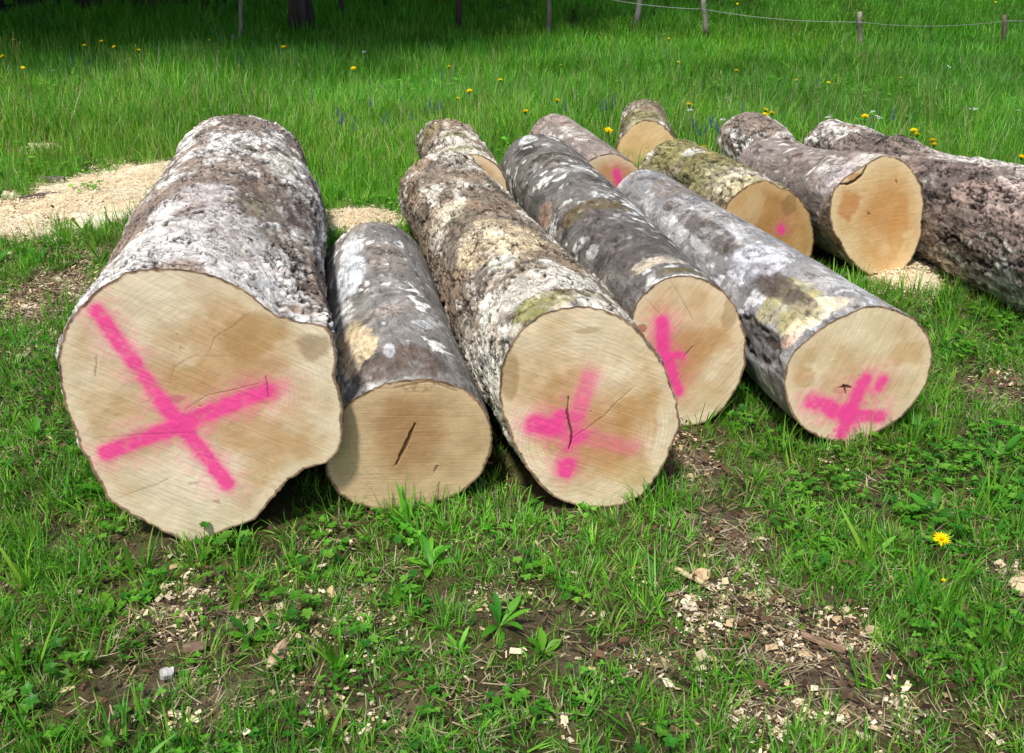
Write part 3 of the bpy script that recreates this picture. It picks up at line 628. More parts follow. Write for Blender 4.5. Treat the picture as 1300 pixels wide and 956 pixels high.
make_log('pale grey log behind the flecked one, single pink dab on its face', F_px, (776, 267), -17.8, 0.95, 0.182, 'smooth', PMAU, 108, 0.009, 0.0045,
         facecol=FC_C, pith=(776, 230), sawang=0.2, ringamp=0.03, paint=[([(783, 218), (787, 240)], 10, 1.0, .6)], kw=dict(flecks=0.2, silver=0.5))
G_px = [(819, 153), (805, 159), (792, 171), (784, 184), (785, 204), (800, 217), (822, 222), (848, 213), (860, 195), (858, 179), (851, 168), (840, 159)]
make_log('small mossy log farthest back with an unpainted pale face', G_px, (821, 222), 5.5, 1.0, 0.15, 'plated', PC, 109, 0.010, 0.005,
         facecol=TAN((218, 180, 124), (228, 196, 146), (220, 182, 126), (228, 200, 152)), pith=(822, 186), sawang=0.7, ringamp=0.03, moss=0.5, kw=dict(lichen=0.35, cell=0.05))
make_log('dark flaky log end to end behind the log with cracked pink mark', circle_px(598, 244, 47, 48), (598, 291), -9.5, 1.05, 0.19, 'plated', PC, 110, 0.008, 0.005,
         facecol=FC_C, sawang=0.2, kw=dict(lichen=0.42, rough=1.3, cell=0.055), moss=0.3, drop=0.0)
make_log('massive rough brown log cut off by the right edge of the picture', None, (2.44, 3.30, 0), -16.0, 2.1, 0.225, 'plated', PJ, 111, 0.008, 0.006, radius=0.31,
         facecol=FC_C, kw=dict(lichen=0.38, rough=1.3, cell=0.055, fiss=0.12), bulges=[(1.75, 95, 0.03, 0.13), (1.4, 90, -0.012, 0.14), (0.6, 140, 0.015, 0.22), (1.3, 160, 0.02, 0.2)],
         patches=[(1280, 250, .3, .12, lin(178, 156, 146), 371, 0), (1200, 215, .25, .10, lin(110, 98, 94), 372, .002)])
make_log('pale barked log whose hump shows behind the orange faced log', None, (2.10, 5.50, 0), -9.0, 0.75, 0.165, 'plated', PA, 112, 0.009, 0.006, radius=0.18, bulges=[(0.4, 100, 0.02, 0.2)],
         facecol=FC_C, kw=dict(lichen=0.5, cell=0.05))
make_log('log with a pale far end, behind and left of the orange faced log', None, (1.60, 5.62, 0), -8.0, 0.75, 0.185, 'plated', PA, 113, 0.009, 0.006, radius=0.15, bulges=[(0.45, 80, 0.02, 0.15)],
         facecol=FC_C, kw=dict(lichen=0.5, cell=0.05))

# ------------------------------------------------------------------ sawdust heaps
def sawdust(label, lst, x0, x1, y0, y1, hmax, seed):
    st = 0.012
    xs, ys = np.arange(x0, x1, st), np.arange(y0, y1, st); X, Y = np.meshgrid(xs, ys); x, y = X.ravel(), Y.ravel()
    m = mask(lst, x, y, 31, 0.8); m0 = m
    m = np.clip(m + 0.95 * fbm(x * 7, y * 7, 0.6, seed + 7, 5, 0.6) * (m > 0.001) * sstep(1.3, 0.4, m), 0, 1)
    z = terrain(x, y) - 0.012 + (hmax + 0.012) * sstep(0.15, 0.8, m) * (0.75 + 0.5 * fbm(x * 5, y * 5, 0.2, seed, 3)) + 0.006 * fbm(x * 40, y * 40, 0.3, seed + 1, 3)
    n1 = fbm(x * 30, y * 30, 0.7, seed + 2, 4); n2 = fbm(x * 5, y * 5, 0.9, seed + 3, 3); n3 = fbm(x * 80, y * 80, 0.9, seed + 5, 2)
    c = lerp(lin(230, 208, 166)[None], lin(252, 244, 220)[None], np.clip(0.55 + 0.7 * n1 + 0.5 * n2 + 0.5 * n3, 0, 1))
    c = lerp(c, np.tile(lin(120, 92, 60), (len(x), 1)), sstep(0.3, 0.6, n1 * 0.6 + n2 * 0.5 + n3 * 0.5) * 0.55)
    F = grid_faces(len(ys), len(xs)); keep = m[F].max(1) > 0.02
    used = np.unique(F[keep]); mp = -np.ones(len(x), int); mp[used] = np.arange(len(used))
    o = obj('sawdust', mesh_from('sawdust', np.stack([x, y, z], 1)[used], mp[F[keep]], c[used], None, True, M_SAW))
    tag(o, label, 'sawdust', 'sawdust on the grass', 'stuff')
sawdust('pale sawdust spread on the grass left of the largest log', SAWD[:4], -3.9, -1.0, 3.9, 6.9, 0.035, 401)
sawdust('pale sawdust strip behind the short unpainted log', SAWD[4:5], -1.3, -0.1, 4.5, 5.6, 0.03, 402)
sawdust('small heap of sawdust under the orange faced log', SAWD[5:], 1.4, 2.4, 3.9, 4.8, 0.05, 403)

# ------------------------------------------------------------------ plants: prototypes (kept out of the scene) and scatters
def strip(base, az, lean, ln, wd, curl, seg=4, fold=0.0, shape='blade', twist=0.0):
    """One leaf blade as a strip: leans by `lean` at the root and bends by `curl` more at the tip."""
    t = np.linspace(0, 1, seg + 1); a = lean + curl * t ** 1.4
    d = np.stack([np.sin(a) * math.cos(az), np.sin(a) * math.sin(az), np.cos(a)], 1)
    P = np.vstack([[0, 0, 0], np.cumsum((d[:-1] + d[1:]) / 2 * ln / seg, 0)]) + np.asarray(base)
    sd = np.array([-math.sin(az), math.cos(az), 0.0]) * math.cos(twist) + np.array([0, 0, 1.0]) * math.sin(twist)
    w = wd * ({'blade': (1 - t ** 2.2) * 0.95 + 0.05, 'oval': np.sin(np.pi * np.clip(t * 0.93 + 0.05, 0, 1)) ** 0.8, 'spoon': np.where(t < 0.3, 0.15 + t * 0.6, 0.15 + np.sin(np.pi * np.clip((t - 0.2) / 0.82, 0, 1)))}[shape]) / 2
    if fold:
        nrm = np.cross(d, sd); Vv = np.stack([P - sd * w[:, None] + nrm * (w * fold)[:, None], P, P + sd * w[:, None] + nrm * (w * fold)[:, None]], 1).reshape(-1, 3); k = 3
    else:
        Vv = np.stack([P - sd * w[:, None], P + sd * w[:, None]], 1).reshape(-1, 3); k = 2
    return Vv, grid_faces(seg + 1, k)
R = np.random.default_rng(11)
GREENS = [lin(104, 174, 42), lin(88, 160, 38), lin(124, 188, 52), lin(74, 146, 40), lin(142, 194, 64)]
def gcol(): return GREENS[R.integers(len(GREENS))] * R.uniform(0.8, 1.15)
DRYC = [lin(190, 174, 132), lin(160, 142, 106), lin(210, 198, 164)]
def proto(name, soup, mat, smooth=True): return obj(name, soup.mesh(name, mat, smooth), None, False)
def tuft(name, n, hmin, hmax, wd, rad, dry=0.06, spread=0.5):
    s = Soup()
    for i in range(n):
        az = R.uniform(0, 6.283); q = rad * math.sqrt(R.uniform()); az2 = az + R.normal(0, 0.6)
        V, F = strip((q * math.cos(az), q * math.sin(az), -0.008), az2, abs(R.normal(0.12, 0.2)) * spread * 2, R.uniform(hmin, hmax), wd * R.uniform(0.6, 1.3), R.uniform(0.1, 1.5) * spread * 1.6, 4, 0.35 if i % 3 == 0 else 0)
        c = DRYC[R.integers(3)] * R.uniform(.7, 1) if R.uniform() < dry else gcol()
        g = np.linspace(0, 1, len(V))[:, None]
        s.add(V, F, np.asarray(c) * (1 - 0.0 * g) + lin(130, 140, 80) * 0.25 * (1 - g) ** 3)
    return proto(name, s, M_GRASS)
def herb(name, n, h, leaf, lobes, rad):
    s = Soup()
    for i in range(n):
        az = R.uniform(0, 6.283); q = rad * math.sqrt(R.uniform()); b = np.array([q * math.cos(az), q * math.sin(az), -0.005])
        hh = h * R.uniform(0.5, 1.2); ln = R.normal(0.35, 0.2); tip = b + np.array([math.cos(az) * math.sin(ln), math.sin(az) * math.sin(ln), math.cos(ln)]) * hh
        V, F = tube(np.array([b, (b + tip) / 2 + R.normal(0, 0.004, 3), tip]), [0.0012, 0.001, 0.0008], 3, False); s.add(V, F, lin(110, 140, 60))
        c = gcol() * np.array([0.85, 1.0, 1.0]); a0 = R.uniform(0, 6.283)
        for k in range(lobes):
            V, F = strip(tip, a0 + k * 6.283 / lobes + R.normal(0, .12), R.uniform(1.15, 1.5), leaf * R.uniform(0.8, 1.2), leaf * 0.72, R.uniform(0, 0.5), 4, 0.25, 'oval'); s.add(V, F, c * R.uniform(0.88, 1.12))
    return proto(name, s, M_GRASS)
def rosette(name, n, ln, wd, up):
    s = Soup()
    for i in range(n):
        az = i * 6.283 / n + R.normal(0, 0.3); c = gcol() * np.array([0.95, 1.02, 1.1])
        V, F = strip((0, 0, -0.004), az, R.uniform(0.3, 0.8) * up, ln * R.uniform(.6, 1.15), wd * R.uniform(.7, 1.2), R.uniform(0.4, 1.3), 6, 0.3, 'spoon'); s.add(V, F, c)
    return proto(name, s, M_GRASS)
def litter(name, n, ln, rad):
    s = Soup()
    for i in range(n):
        az = R.uniform(0, 6.283); p = np.array([*(R.normal(0, rad, 2)), R.uniform(0.002, 0.02)])
        V, F = strip(p, az, R.uniform(1.25, 1.75), ln * R.uniform(.4, 1.2), R.uniform(0.0015, 0.004), R.uniform(-.4, .4), 3); s.add(V, F, DRYC[R.integers(3)] * R.uniform(0.5, 1.0))
    return proto(name, s, M_DRY)
def chips(name, n, size, rad, brown=0.15, tilt=0.3, pale=0.0):
    s = Soup()
    for i in range(n):
        k_ = math.exp(R.normal(0, .45)); l, w, t = size * k_ * R.uniform(.6, 1.5), size * k_ * R.uniform(.25, .9), size * R.uniform(.04, .13)
        B = np.array([[x, y, z] for z in (-t, t) for y in (-w, w) for x in (-l, l)]) * 0.5 * R.uniform(.55, 1.25, (8, 3))
        a, b_, c_ = R.uniform(0, 6.28), R.normal(0, tilt), R.normal(0, tilt)
        ca, sa = math.cos(a), math.sin(a); Rz = np.array([[ca, -sa, 0], [sa, ca, 0], [0, 0, 1]]); Rx = np.array([[1, 0, 0], [0, math.cos(b_), -math.sin(b_)], [0, math.sin(b_), math.cos(b_)]]); Ry = np.array([[math.cos(c_), 0, math.sin(c_)], [0, 1, 0], [-math.sin(c_), 0, math.cos(c_)]])
        B = B @ (Rz @ Rx @ Ry).T + np.array([*R.normal(0, rad, 2), size * R.uniform(0.05, .35)])
        F = np.array([[0, 2, 3, 1], [4, 5, 7, 6], [0, 1, 5, 4], [2, 6, 7, 3], [0, 4, 6, 2], [1, 3, 7, 5]])
        s.add(B, F, lerp(lin(222, 192, 146), lin(250, 238, 210), pale + (1 - pale) * R.uniform()) if R.uniform() > brown else lerp(lin(60, 46, 36), lin(122, 92, 70), R.uniform()))
    return proto(name, s, M_DRY, False)
def stalk(name, h):
    s = Soup()
    for i in range(3):
        az = R.uniform(0, 6.28); V, F = strip((R.normal(0, .02), R.normal(0, .02), 0), az, R.uniform(0, .15), h * R.uniform(.8, 1.1), 0.004, R.uniform(0.1, .5), 5); s.add(V, F, lin(150, 164, 88))
        tip = V[-1]
        for k in range(14):
            V, F = strip(tip - np.array([0, 0, k * 0.007]), R.uniform(0, 6.28), R.uniform(.2, .7), 0.018, 0.004, 0, 2); s.add(V, F, lin(158, 150, 100))
    return proto(name, s, M_GRASS)

def scatter(name, label, cat, groups):
    """groups: list of (points, rotation, scale, tint, prototypes). One object of uncountable plants or bits."""
    protos, P, RO, SC, TI, ID = [], [], [], [], [], []
    for pts, rot, scl, tint, pr in groups:
        protos += [o for o in pr if o not in protos]; ix = np.array([protos.index(o) for o in pr])
        P.append(pts); RO.append(rot); SC.append(scl); TI.append(tint); ID.append(ix[R.integers(0, len(pr), len(pts))])
    P, RO, SC, TI, ID = np.vstack(P), np.vstack(RO), np.concatenate(SC), np.vstack(TI), np.concatenate(ID)
    col = bpy.data.collections.new(name + '_kinds')
    for i, o in enumerate(protos): o.name = '%s_kind_%03d' % (name, i); col.objects.link(o)
    me = bpy.data.meshes.new(name); me.vertices.add(len(P)); me.vertices.foreach_set('co', P.astype(np.float32).ravel())
    for nm, ty, key, arr in (('rot', 'FLOAT_VECTOR', 'vector', RO), ('scl', 'FLOAT', 'value', SC), ('tint', 'FLOAT_VECTOR', 'vector', TI), ('idx', 'INT', 'value', ID)):
        a = me.attributes.new(nm, ty, 'POINT'); a.data.foreach_set(key, np.ascontiguousarray(arr, np.int32 if ty == 'INT' else np.float32).ravel())
    o = obj(name, me); tag(o, label, cat, None, 'stuff')
    ng = bpy.data.node_groups.new(name, 'GeometryNodeTree')
    ng.interface.new_socket('Geometry', in_out='INPUT', socket_type='NodeSocketGeometry'); ng.interface.new_socket('Geometry', in_out='OUTPUT', socket_type='NodeSocketGeometry')
    gi, go = ng.nodes.new('NodeGroupInput'), ng.nodes.new('NodeGroupOutput')
    iop = ng.nodes.new('GeometryNodeInstanceOnPoints'); ci = ng.nodes.new('GeometryNodeCollectionInfo')
    ci.inputs['Collection'].default_value = col; ci.inputs['Separate Children'].default_value = True; ci.inputs['Reset Children'].default_value = True
    def na(nm, ty): n = ng.nodes.new('GeometryNodeInputNamedAttribute'); n.data_type = ty; n.inputs[0].default_value = nm; return n.outputs[0]
    e2r = ng.nodes.new('FunctionNodeEulerToRotation')
    L = ng.links.new
    L(gi.outputs[0], iop.inputs['Points']); L(ci.outputs[0], iop.inputs['Instance']); iop.inputs['Pick Instance'].default_value = True
    L(na('idx', 'INT'), iop.inputs['Instance Index']); L(na('rot', 'FLOAT_VECTOR'), e2r.inputs[0]); L(e2r.outputs[0], iop.inputs['Rotation']); L(na('scl', 'FLOAT'), iop.inputs['Scale'])
    L(iop.outputs[0], go.inputs[0])
    md = o.modifiers.new('plants', 'NODES'); md.node_group = ng
    return o

def log_clear(x, y, side=0.72, pad=0.02):      # True where no log lies
    ok = np.ones(np.shape(x), bool)
    for c0, c1, yaw, ln, r0, r1 in LOGS:
        dx, dy = x - c0[0], y - c0[1]; d = np.array([c1[0] - c0[0], c1[1] - c0[1]]); L_ = np.hypot(*d); d = d / L_
        s_ = dx * d[0] + dy * d[1]; u_ = dx * d[1] - dy * d[0]
        r = r0 + (r1 - r0) * np.clip(s_ / L_, 0, 1)
        ok &= ~((s_ > -pad) & (s_ < L_ + pad) & (np.abs(u_) < r * side))
    return ok
def log_near(x, y, reach):
    m = np.zeros(np.shape(x))
    for c0, c1, yaw, ln, r0, r1 in LOGS:
        dx, dy = x - c0[0], y - c0[1]; d = np.array([c1[0] - c0[0], c1[1] - c0[1]]); L_ = np.hypot(*d); d = d / L_
        s_ = dx * d[0] + dy * d[1]; u_ = np.abs(dx * d[1] - dy * d[0]); r = r0 + (r1 - r0) * np.clip(s_ / L_, 0, 1)
        e = np.maximum(np.maximum(-s_, s_ - L_), u_ - r * 0.8); m = np.maximum(m, sstep(reach, 0, e))
    return m
def sample(n, x0, x1, y0, y1, dens):
    x = R.uniform(x0, x1, n); y = R.uniform(y0, y1, n)
    vis = np.abs(x) < 0.62 * (y * CP + 0.65) + 0.9       # what a camera near here could see
    x, y = x[vis], y[vis]
    k = R.uniform(0, 1, len(x)) < dens(x, y); return x[k], y[k]
def pack(x, y, scl, tint, pr, tilt=0.15, lift=0.0, flat=False):
    n = len(x); rot = np.stack([R.normal(0, tilt, n), R.normal(0, tilt, n), R.uniform(0, 6.283, n)], 1)
    return (np.stack([x, y, terrain(x, y) + lift], 1), rot, scl, tint, pr)
def tintf(x, y, n_amp=0.22, warm=0.0):
    a = 1 + n_amp * 1.6 * fbm(x * 1.3, y * 1.3, 0.4, 501, 3) + R.normal(0, 0.10, len(x)); b = fbm(x * 0.9, y * 0.9, 0.7, 503, 3) * 0.28 + R.normal(0, .05, len(x))
    a = a * (0.88 + 0.12 * sstep(3.6, 5.6, y)) * (1 - 0.16 * sstep(0.5, 3.0, x) * sstep(6.5, 9.0, y))
    return np.stack([a * (1 + b + warm) * (1 - 0.10 * sstep(5.5, 8.5, y)), a, a * (1 - 0.5 * b)], 1)

shortT = [tuft('grass_short_%d' % i, 18, 0.03, 0.085, 0.0038, 0.03, 0.14, 0.8) for i in range(6)]
midT = [tuft('grass_mid_%d' % i, 15, 0.06, 0.16, 0.0048, 0.035, 0.05, 0.5) for i in range(6)]
tallT = [tuft('grass_tall_%d' % i, 26, 0.08, 0.28, 0.0045, 0.075, 0.07, 0.6) for i in range(6)]
farT = [tuft('grass_far_%d' % i, 28, 0.10, 0.26, 0.0085, 0.11, 0.05, 0.55) for i in range(5)]
broadT = [tuft('grass_broad_%d' % i, 9, 0.09, 0.20, 0.011, 0.02, 0.0, 0.5) for i in range(3)]
herbT = [herb('herb_%d' % i, 8, 0.042, 0.0125, 3, 0.035) for i in range(3)] + [herb('herb_b%d' % i, 6, 0.05, 0.016, 5, 0.035) for i in range(3)]
rosT = [rosette('rosette_%d' % i, 8, 0.09, 0.016, 1.2) for i in range(3)] + [rosette('rosette_b%d' % i, 6, 0.06, 0.022, 1.4) for i in range(2)]
litT = [litter('litter_%d' % i, 14, 0.06, 0.04) for i in range(4)]
chipT = [chips('chip_%d' % i, 8, 0.0085, 0.022) for i in range(4)]; chipS = [chips('chip_s%d' % i, 16, 0.006, 0.022) for i in range(4)]; chipL = [chips('chip_l%d' % i, 2, 0.016, 0.03) for i in range(3)]
chipW = [chips('shaving_%d' % i, 18, 0.0055, 0.022, 0.02, 0.16, 0.45) for i in range(4)] + [chips('shaving_b%d' % i, 8, 0.008, 0.024, 0.0, 0.16, 0.45) for i in range(2)]
crumbT = [chips('crumb_%d' % i, 12, 0.010, 0.03, 0.97) for i in range(4)]
stalkT = [stalk('stalk_%d' % i, 0.42) for i in range(3)]

shade_wood = lambda x, y: sstep(-1.8, -5.0, x) * sstep(12.6, 14.2, y)
def cl(x, y, f, sd): return fbm(x * f, y * f, 0.2, sd, 3)
bareF = lambda x, y: np.clip(0.80 * mask(BARE, x, y, 21) + 0.97 * mask(SAWD, x, y, 31) + 0.25 * mask(CHIP, x, y, 41), 0, 1)
g = []
# short worn turf in front of and around the logs
d1 = lambda x, y: np.clip((1 - 0.93 * bareF(x, y)) * (0.75 + 0.7 * cl(x, y, 3.5, 601)), 0.02, 1) * log_clear(x, y, 0.62)
x, y = sample(38000, -4.2, 4.4, 0.9, 6.2, d1)
g.append(pack(x, y, R.uniform(.6, 1.25, len(x)) * (1 - 0.35 * bareF(x, y)), tintf(x, y), shortT, 0.25))
d2 = lambda x, y: np.clip((1 - 1.3 * bareF(x, y)) * (0.10 + 0.9 * cl(x, y, 2.2, 602) + 0.55 * log_near(x, y, 0.25) + 0.3 * sstep(3.4, 4.5, y)), 0.0, 1) * log_clear(x, y, 0.85)
x, y = sample(16000, -4.2, 4.4, 0.9, 6.2, d2)
g.append(pack(x, y, R.uniform(.5, 1.1, len(x)), tintf(x, y), midT, 0.2))
x, y = sample(1800, -4, 4, 0.9, 5.5, lambda x, y: np.clip((1 - 1.2 * bareF(x, y)) * (0.05 + 1.2 * cl(x, y, 1.7, 603)), 0, 1) * log_clear(x, y, 0.9, 0.05))
g.append(pack(x, y, R.uniform(.5, 1.1, len(x)), tintf(x, y), broadT, 0.2))
# lush meadow behind
d3 = lambda x, y: np.clip(0.75 + 0.6 * cl(x, y, 1.2, 604), 0.2, 1) * log_clear(x, y, 0.9, 0.06) * (1 - np.clip(1.1 * mask(SAWD, x, y, 31) + mask(BARE, x, y, 21), 0, 1)) * sstep(4.9, 6.2, y + 0.5 * np.abs(x) * (x < 0) * 0.2 + 0.35 * (x > 2.2))
x, y = sample(26000, -7.5, 8.5, 4.6, 10.5, d3)
hs = (0.62 + 0.38 * sstep(5.0, 7.5, y)) * R.uniform(.5, 1.15, len(x)) * (1 + 0.6 * cl(x, y, 0.8, 605))
g.append(pack(x, y, hs, tintf(x, y, .28), tallT, 0.16))
x, y = sample(30000, -12, 14, 9.8, 17, lambda x, y: np.clip(0.8 + 0.5 * cl(x, y, 0.9, 606), 0.2, 1) * (1 - 0.97 * shade_wood(x, y)))
g.append(pack(x, y, R.uniform(.55, 1.15, len(x)) * (1 + 0.35 * cl(x, y, .6, 607)) * (1 - 0.45 * sstep(12.3, 14.5, y)), tintf(x, y, .30), farT, 0.18))
x, y = sample(30000, -26, 28, 16.5, 36, lambda x, y: np.clip(0.7 + 0.8 * cl(x, y, .5, 608), 0.1, 1) * (1 - 0.9 * shade_wood(x, y)))
g.append(pack(x, y, R.uniform(.8, 1.6, len(x)), tintf(x, y, .3), farT, 0.2))
x, y = sample(700, -7, 8, 6.6, 12, lambda x, y: 0.5 + 0 * x)
g.append(pack(x, y, R.uniform(.7, 1.1, len(x)), tintf(x, y), stalkT, 0.15))
scatter('grass', 'green meadow grass, worn short in front and lush behind the logs', 'grass', g)
# low broad leaved plants
x, y = sample(8500, -3.6, 3.8, 0.9, 5.6, lambda x, y: np.clip((1 - 0.95 * bareF(x, y)) * (0.18 + 1.5 * cl(x, y, 2.0, 611) + 0.35 * log_near(x, y, 0.3)), 0, 1) * log_clear(x, y, 0.8, 0.04))
gh = [pack(x, y, R.uniform(.55, 1.15, len(x)), tintf(x, y) * 0.8, herbT, 0.15)]
x, y = sample(900, -3.6, 3.8, 0.9, 5.6, lambda x, y: np.clip((1 - bareF(x, y)) * (0.35 + 1.2 * cl(x, y, 2.6, 612)), 0, 1) * log_clear(x, y, 0.9, 0.05))
gh.append(pack(x, y, R.uniform(.5, 1.2, len(x)), tintf(x, y), rosT, 0.2))
x, y = sample(2500, -7, 8, 5.6, 9.5, lambda x, y: np.clip(0.2 + 1.3 * cl(x, y, 1.2, 613), 0, 1) * log_clear(x, y, 0.9, 0.05))
gh.append(pack(x, y, R.uniform(1.2, 2.2, len(x)), tintf(x, y), herbT, 0.2))
scatter('ground_cover', 'low clover like leaves and rosettes among the short grass', 'ground cover', gh)
x, y = sample(15000, -3.2, 3.4, 0.9, 5.6, lambda x, y: np.clip(0.16 + 0.75 * mask(BARE, x, y, 21), 0, 1) * log_clear(x, y, 0.7))
gl = [pack(x, y, R.uniform(.5, 1.2, len(x)), np.ones((len(x), 3)) * R.uniform(.6, 1.1, (len(x), 1)), litT, 0.1)]
x, y = sample(26000, -3.4, 3.6, 0.9, 5.6, lambda x, y: np.clip(0.12 + 0.8 * mask(BARE, x, y, 21), 0, 1) * log_clear(x, y, 0.6))
gl.append(pack(x, y, R.uniform(.5, 1.5, len(x)), np.ones((len(x), 3)) * R.uniform(.5, 1.2, (len(x), 1)), crumbT, 0.3, 0.0))
scatter('dry_grass', 'dry straw coloured grass litter on the bare soil', 'dry grass', gl)
cm = lambda x, y: np.clip(1.5 * mask(CHIP, x, y, 41, 0.9, 0.6), 0, 1)
x, y = sample(60000, -3.9, 3.6, 0.9, 6.0, lambda x, y: np.clip(0.55 * cm(x, y) ** 1.5 * (0.5 + 1.4 * cl(x, y, 7, 621)) + 0.006, 0, 1) * log_clear(x, y, 0.5))
gc = [pack(x, y, R.uniform(.5, 1.35, len(x)), np.ones((len(x), 3)) * R.uniform(.65, 1.05, (len(x), 1)), chipT, 0.15, 0.007)]
x, y = sample(90000, -3.9, 3.6, 0.9, 6.0, lambda x, y: np.clip(0.8 * cm(x, y) * (0.5 + 1.5 * cl(x, y, 6, 622)), 0, 1) * log_clear(x, y, 0.5))
gc.append(pack(x, y, R.uniform(.5, 1.2, len(x)), np.ones((len(x), 3)) * R.uniform(.6, 1.05, (len(x), 1)), chipS, 0.1, 0.005))
x, y = sample(9000, -3.9, 3.6, 0.9, 6.0, lambda x, y: np.clip(0.09 * cm(x, y), 0, 1) * log_clear(x, y, 0.7))
gc.append(pack(x, y, R.uniform(.5, 1.1, len(x)), np.ones((len(x), 3)) * R.uniform(.6, 1.0, (len(x), 1)), chipL, 0.2, 0.004))
x, y = sample(60000, -3.9, 3.6, 3.6, 6.6, lambda x, y: np.clip(0.9 * mask([(a, b, c * 1.25, d * 1.35, k) for a, b, c, d, k in SAWD], x, y, 31, 1.5, 0.7), 0, 1))
gc.append(pack(x, y, R.uniform(.5, 1.4, len(x)), np.ones((len(x), 3)) * R.uniform(.85, 1.15, (len(x), 1)), chipW, 0.1, 0.0))
gc[-1][0][:, 2] += 0.006 + 0.03 * sstep(0.3, 0.9, mask(SAWD, x, y, 31, 0.8))
scatter('wood_chips', 'pale wood chips strewn over soil and sawdust', 'wood chips', gc)

# ------------------------------------------------------------------ trees at the edge of the wood
def bough(p0, d, ln, r0, r1, n=6, wob=0.12):
    P = [np.array(p0, float)]; d = np.array(d, float); d /= np.linalg.norm(d)
    for i in range(n): d = d + R.normal(0, wob, 3); d /= np.linalg.norm(d); P.append(P[-1] + d * ln / n)
    return np.array(P), np.linspace(r0, r1, n + 1)
def bark_tube(path, rad, n, c1, c2, sd):
    V, F = tube(path, rad, n)
    k = fbm(V[:, 0] * 18, V[:, 1] * 18, V[:, 2] * 7, sd, 4)
    return V, F, lerp(np.asarray(c1)[None], np.asarray(c2)[None], np.clip(0.5 + 1.1 * k, 0, 1))
def foliage(clumps, per, size, cols):
    """Leaf clumps: (centre, radius) -> folded leaf quads spread through each clump's volume."""
    s_v, s_f, s_c, n = [], [], [], 0
    for c, r in clumps:
        m = int(per * r * r); q = R.normal(0, 1, (m, 3)); q /= np.linalg.norm(q, axis=1)[:, None]; q *= (r * R.uniform(0.25, 1, m) ** 0.5)[:, None]; q[:, 2] *= 0.7
        ctr = np.asarray(c) + q
        a = R.normal(0, 1, (m, 3)); a[:, 2] -= 0.4; a /= np.linalg.norm(a, axis=1)[:, None]; b = np.cross(a, R.normal(0, 1, (m, 3)) + np.array([0, 0, 1.5])); b /= np.linalg.norm(b, axis=1)[:, None]; nn = np.cross(a, b)
        ln = (size * R.uniform(.6, 1.3, m))[:, None]; w = ln * 0.36
        V = np.stack([ctr, ctr + a * ln * .5 - b * w + nn * w * .35, ctr + a * ln, ctr + a * ln * .5 + b * w + nn * w * .35], 1)
        s_v.append(V.reshape(-1, 3)); s_f.append(np.arange(4 * m).reshape(-1, 4) + n); n += 4 * m
        cc = cols[R.integers(0, len(cols), m)] * R.uniform(.7, 1.2, (m, 1)); s_c.append(np.repeat(cc, 4, 0))
    return np.vstack(s_v), np.vstack(s_f), np.vstack(s_c)
LEAFC = np.array([lin(70, 104, 34), lin(84, 122, 42), lin(58, 92, 34)])
def tree(label, px, py, dia, h, crown_r, crown_z, lean, c1, c2, nb=10, leaf=0.13, per=260, name='tree', base=None, shade_clumps=(), group='trees at the top of the meadow'):
    b = ground_hit(px, py) if base is None else np.array(base, float)
    b = np.array([b[0], b[1], float(terrain(b[0], b[1])) - 0.05])
    root = empty(name, b); tag(root, label, 'tree', group)
    s = Soup(); P, r = bough((0, 0, 0), (lean, 0, 1), h, dia / 2, dia * 0.15, 14, 0.035)
    r[0] *= 1.35; r[1] *= 1.05
    sd = int(abs(px)) + 900; V, F, c = bark_tube(P, r, 14, c1, c2, sd); s.add(V, F, c)
    clumps = []
    for i in range(nb):
        t = R.uniform(crown_z / h * 0.8, 0.95); k = t * (len(P) - 1); p = P[int(k)] + (P[min(int(k) + 1, len(P) - 1)] - P[int(k)]) * (k % 1); az = i * 2.4 + R.normal(0, .3)
        Q, q = bough(p, (math.cos(az), math.sin(az), R.uniform(.1, .6)), crown_r * R.uniform(.6, 1.0), dia * .16, dia * .03, 6); V, F, c = bark_tube(Q, q, 6, c1, c2, sd + i); s.add(V, F, c)
        for j in (3, 4, 5, 6): clumps.append((Q[j] + R.normal(0, .15, 3), crown_r * R.uniform(.22, .38)))
    for e in shade_clumps: clumps.append(e)  # unseen leaf clumps added to the crown to shade the meadow
    obj('trunk', s.mesh('trunk', M_POST), root)
    V, F, c = foliage(clumps, per, leaf, LEAFC); obj('crown', mesh_from('crown', V, F, c, None, False, M_LEAF), root)
    return root
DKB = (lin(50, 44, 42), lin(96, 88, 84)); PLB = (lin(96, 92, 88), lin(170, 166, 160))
tree('thick dark trunk in the shade at the meadow edge', 384, 46, 0.26, 7.5, 3.6, 2.3, 0.02, *DKB, nb=26, per=380, shade_clumps=[(np.array([R.uniform(-4.4, 1.6), R.uniform(-3.9, 1), R.uniform(2.8, 4.4)]), 1.05) for i in range(50)])
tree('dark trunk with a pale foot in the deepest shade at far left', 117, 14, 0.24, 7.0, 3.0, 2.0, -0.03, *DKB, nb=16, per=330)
tree('slim dark sapling with light green leaves near the middle', 580, 50, 0.075, 3.6, 1.1, 1.5, 0.06, *DKB, nb=9, leaf=0.09, per=300, name='sapling')
tree('very thin dark stem standing behind the thick shaded trunk', 434, 28, 0.05, 4.5, 1.4, 2.2, 0.0, *DKB, nb=9, per=300, name='sapling')
tree('slender pale grey crooked sapling between the two middle fence posts', 806, 36, 0.075, 3.4, 0.9, 1.9, 0.10, *PLB, nb=6, leaf=0.09, per=160, name='sapling')
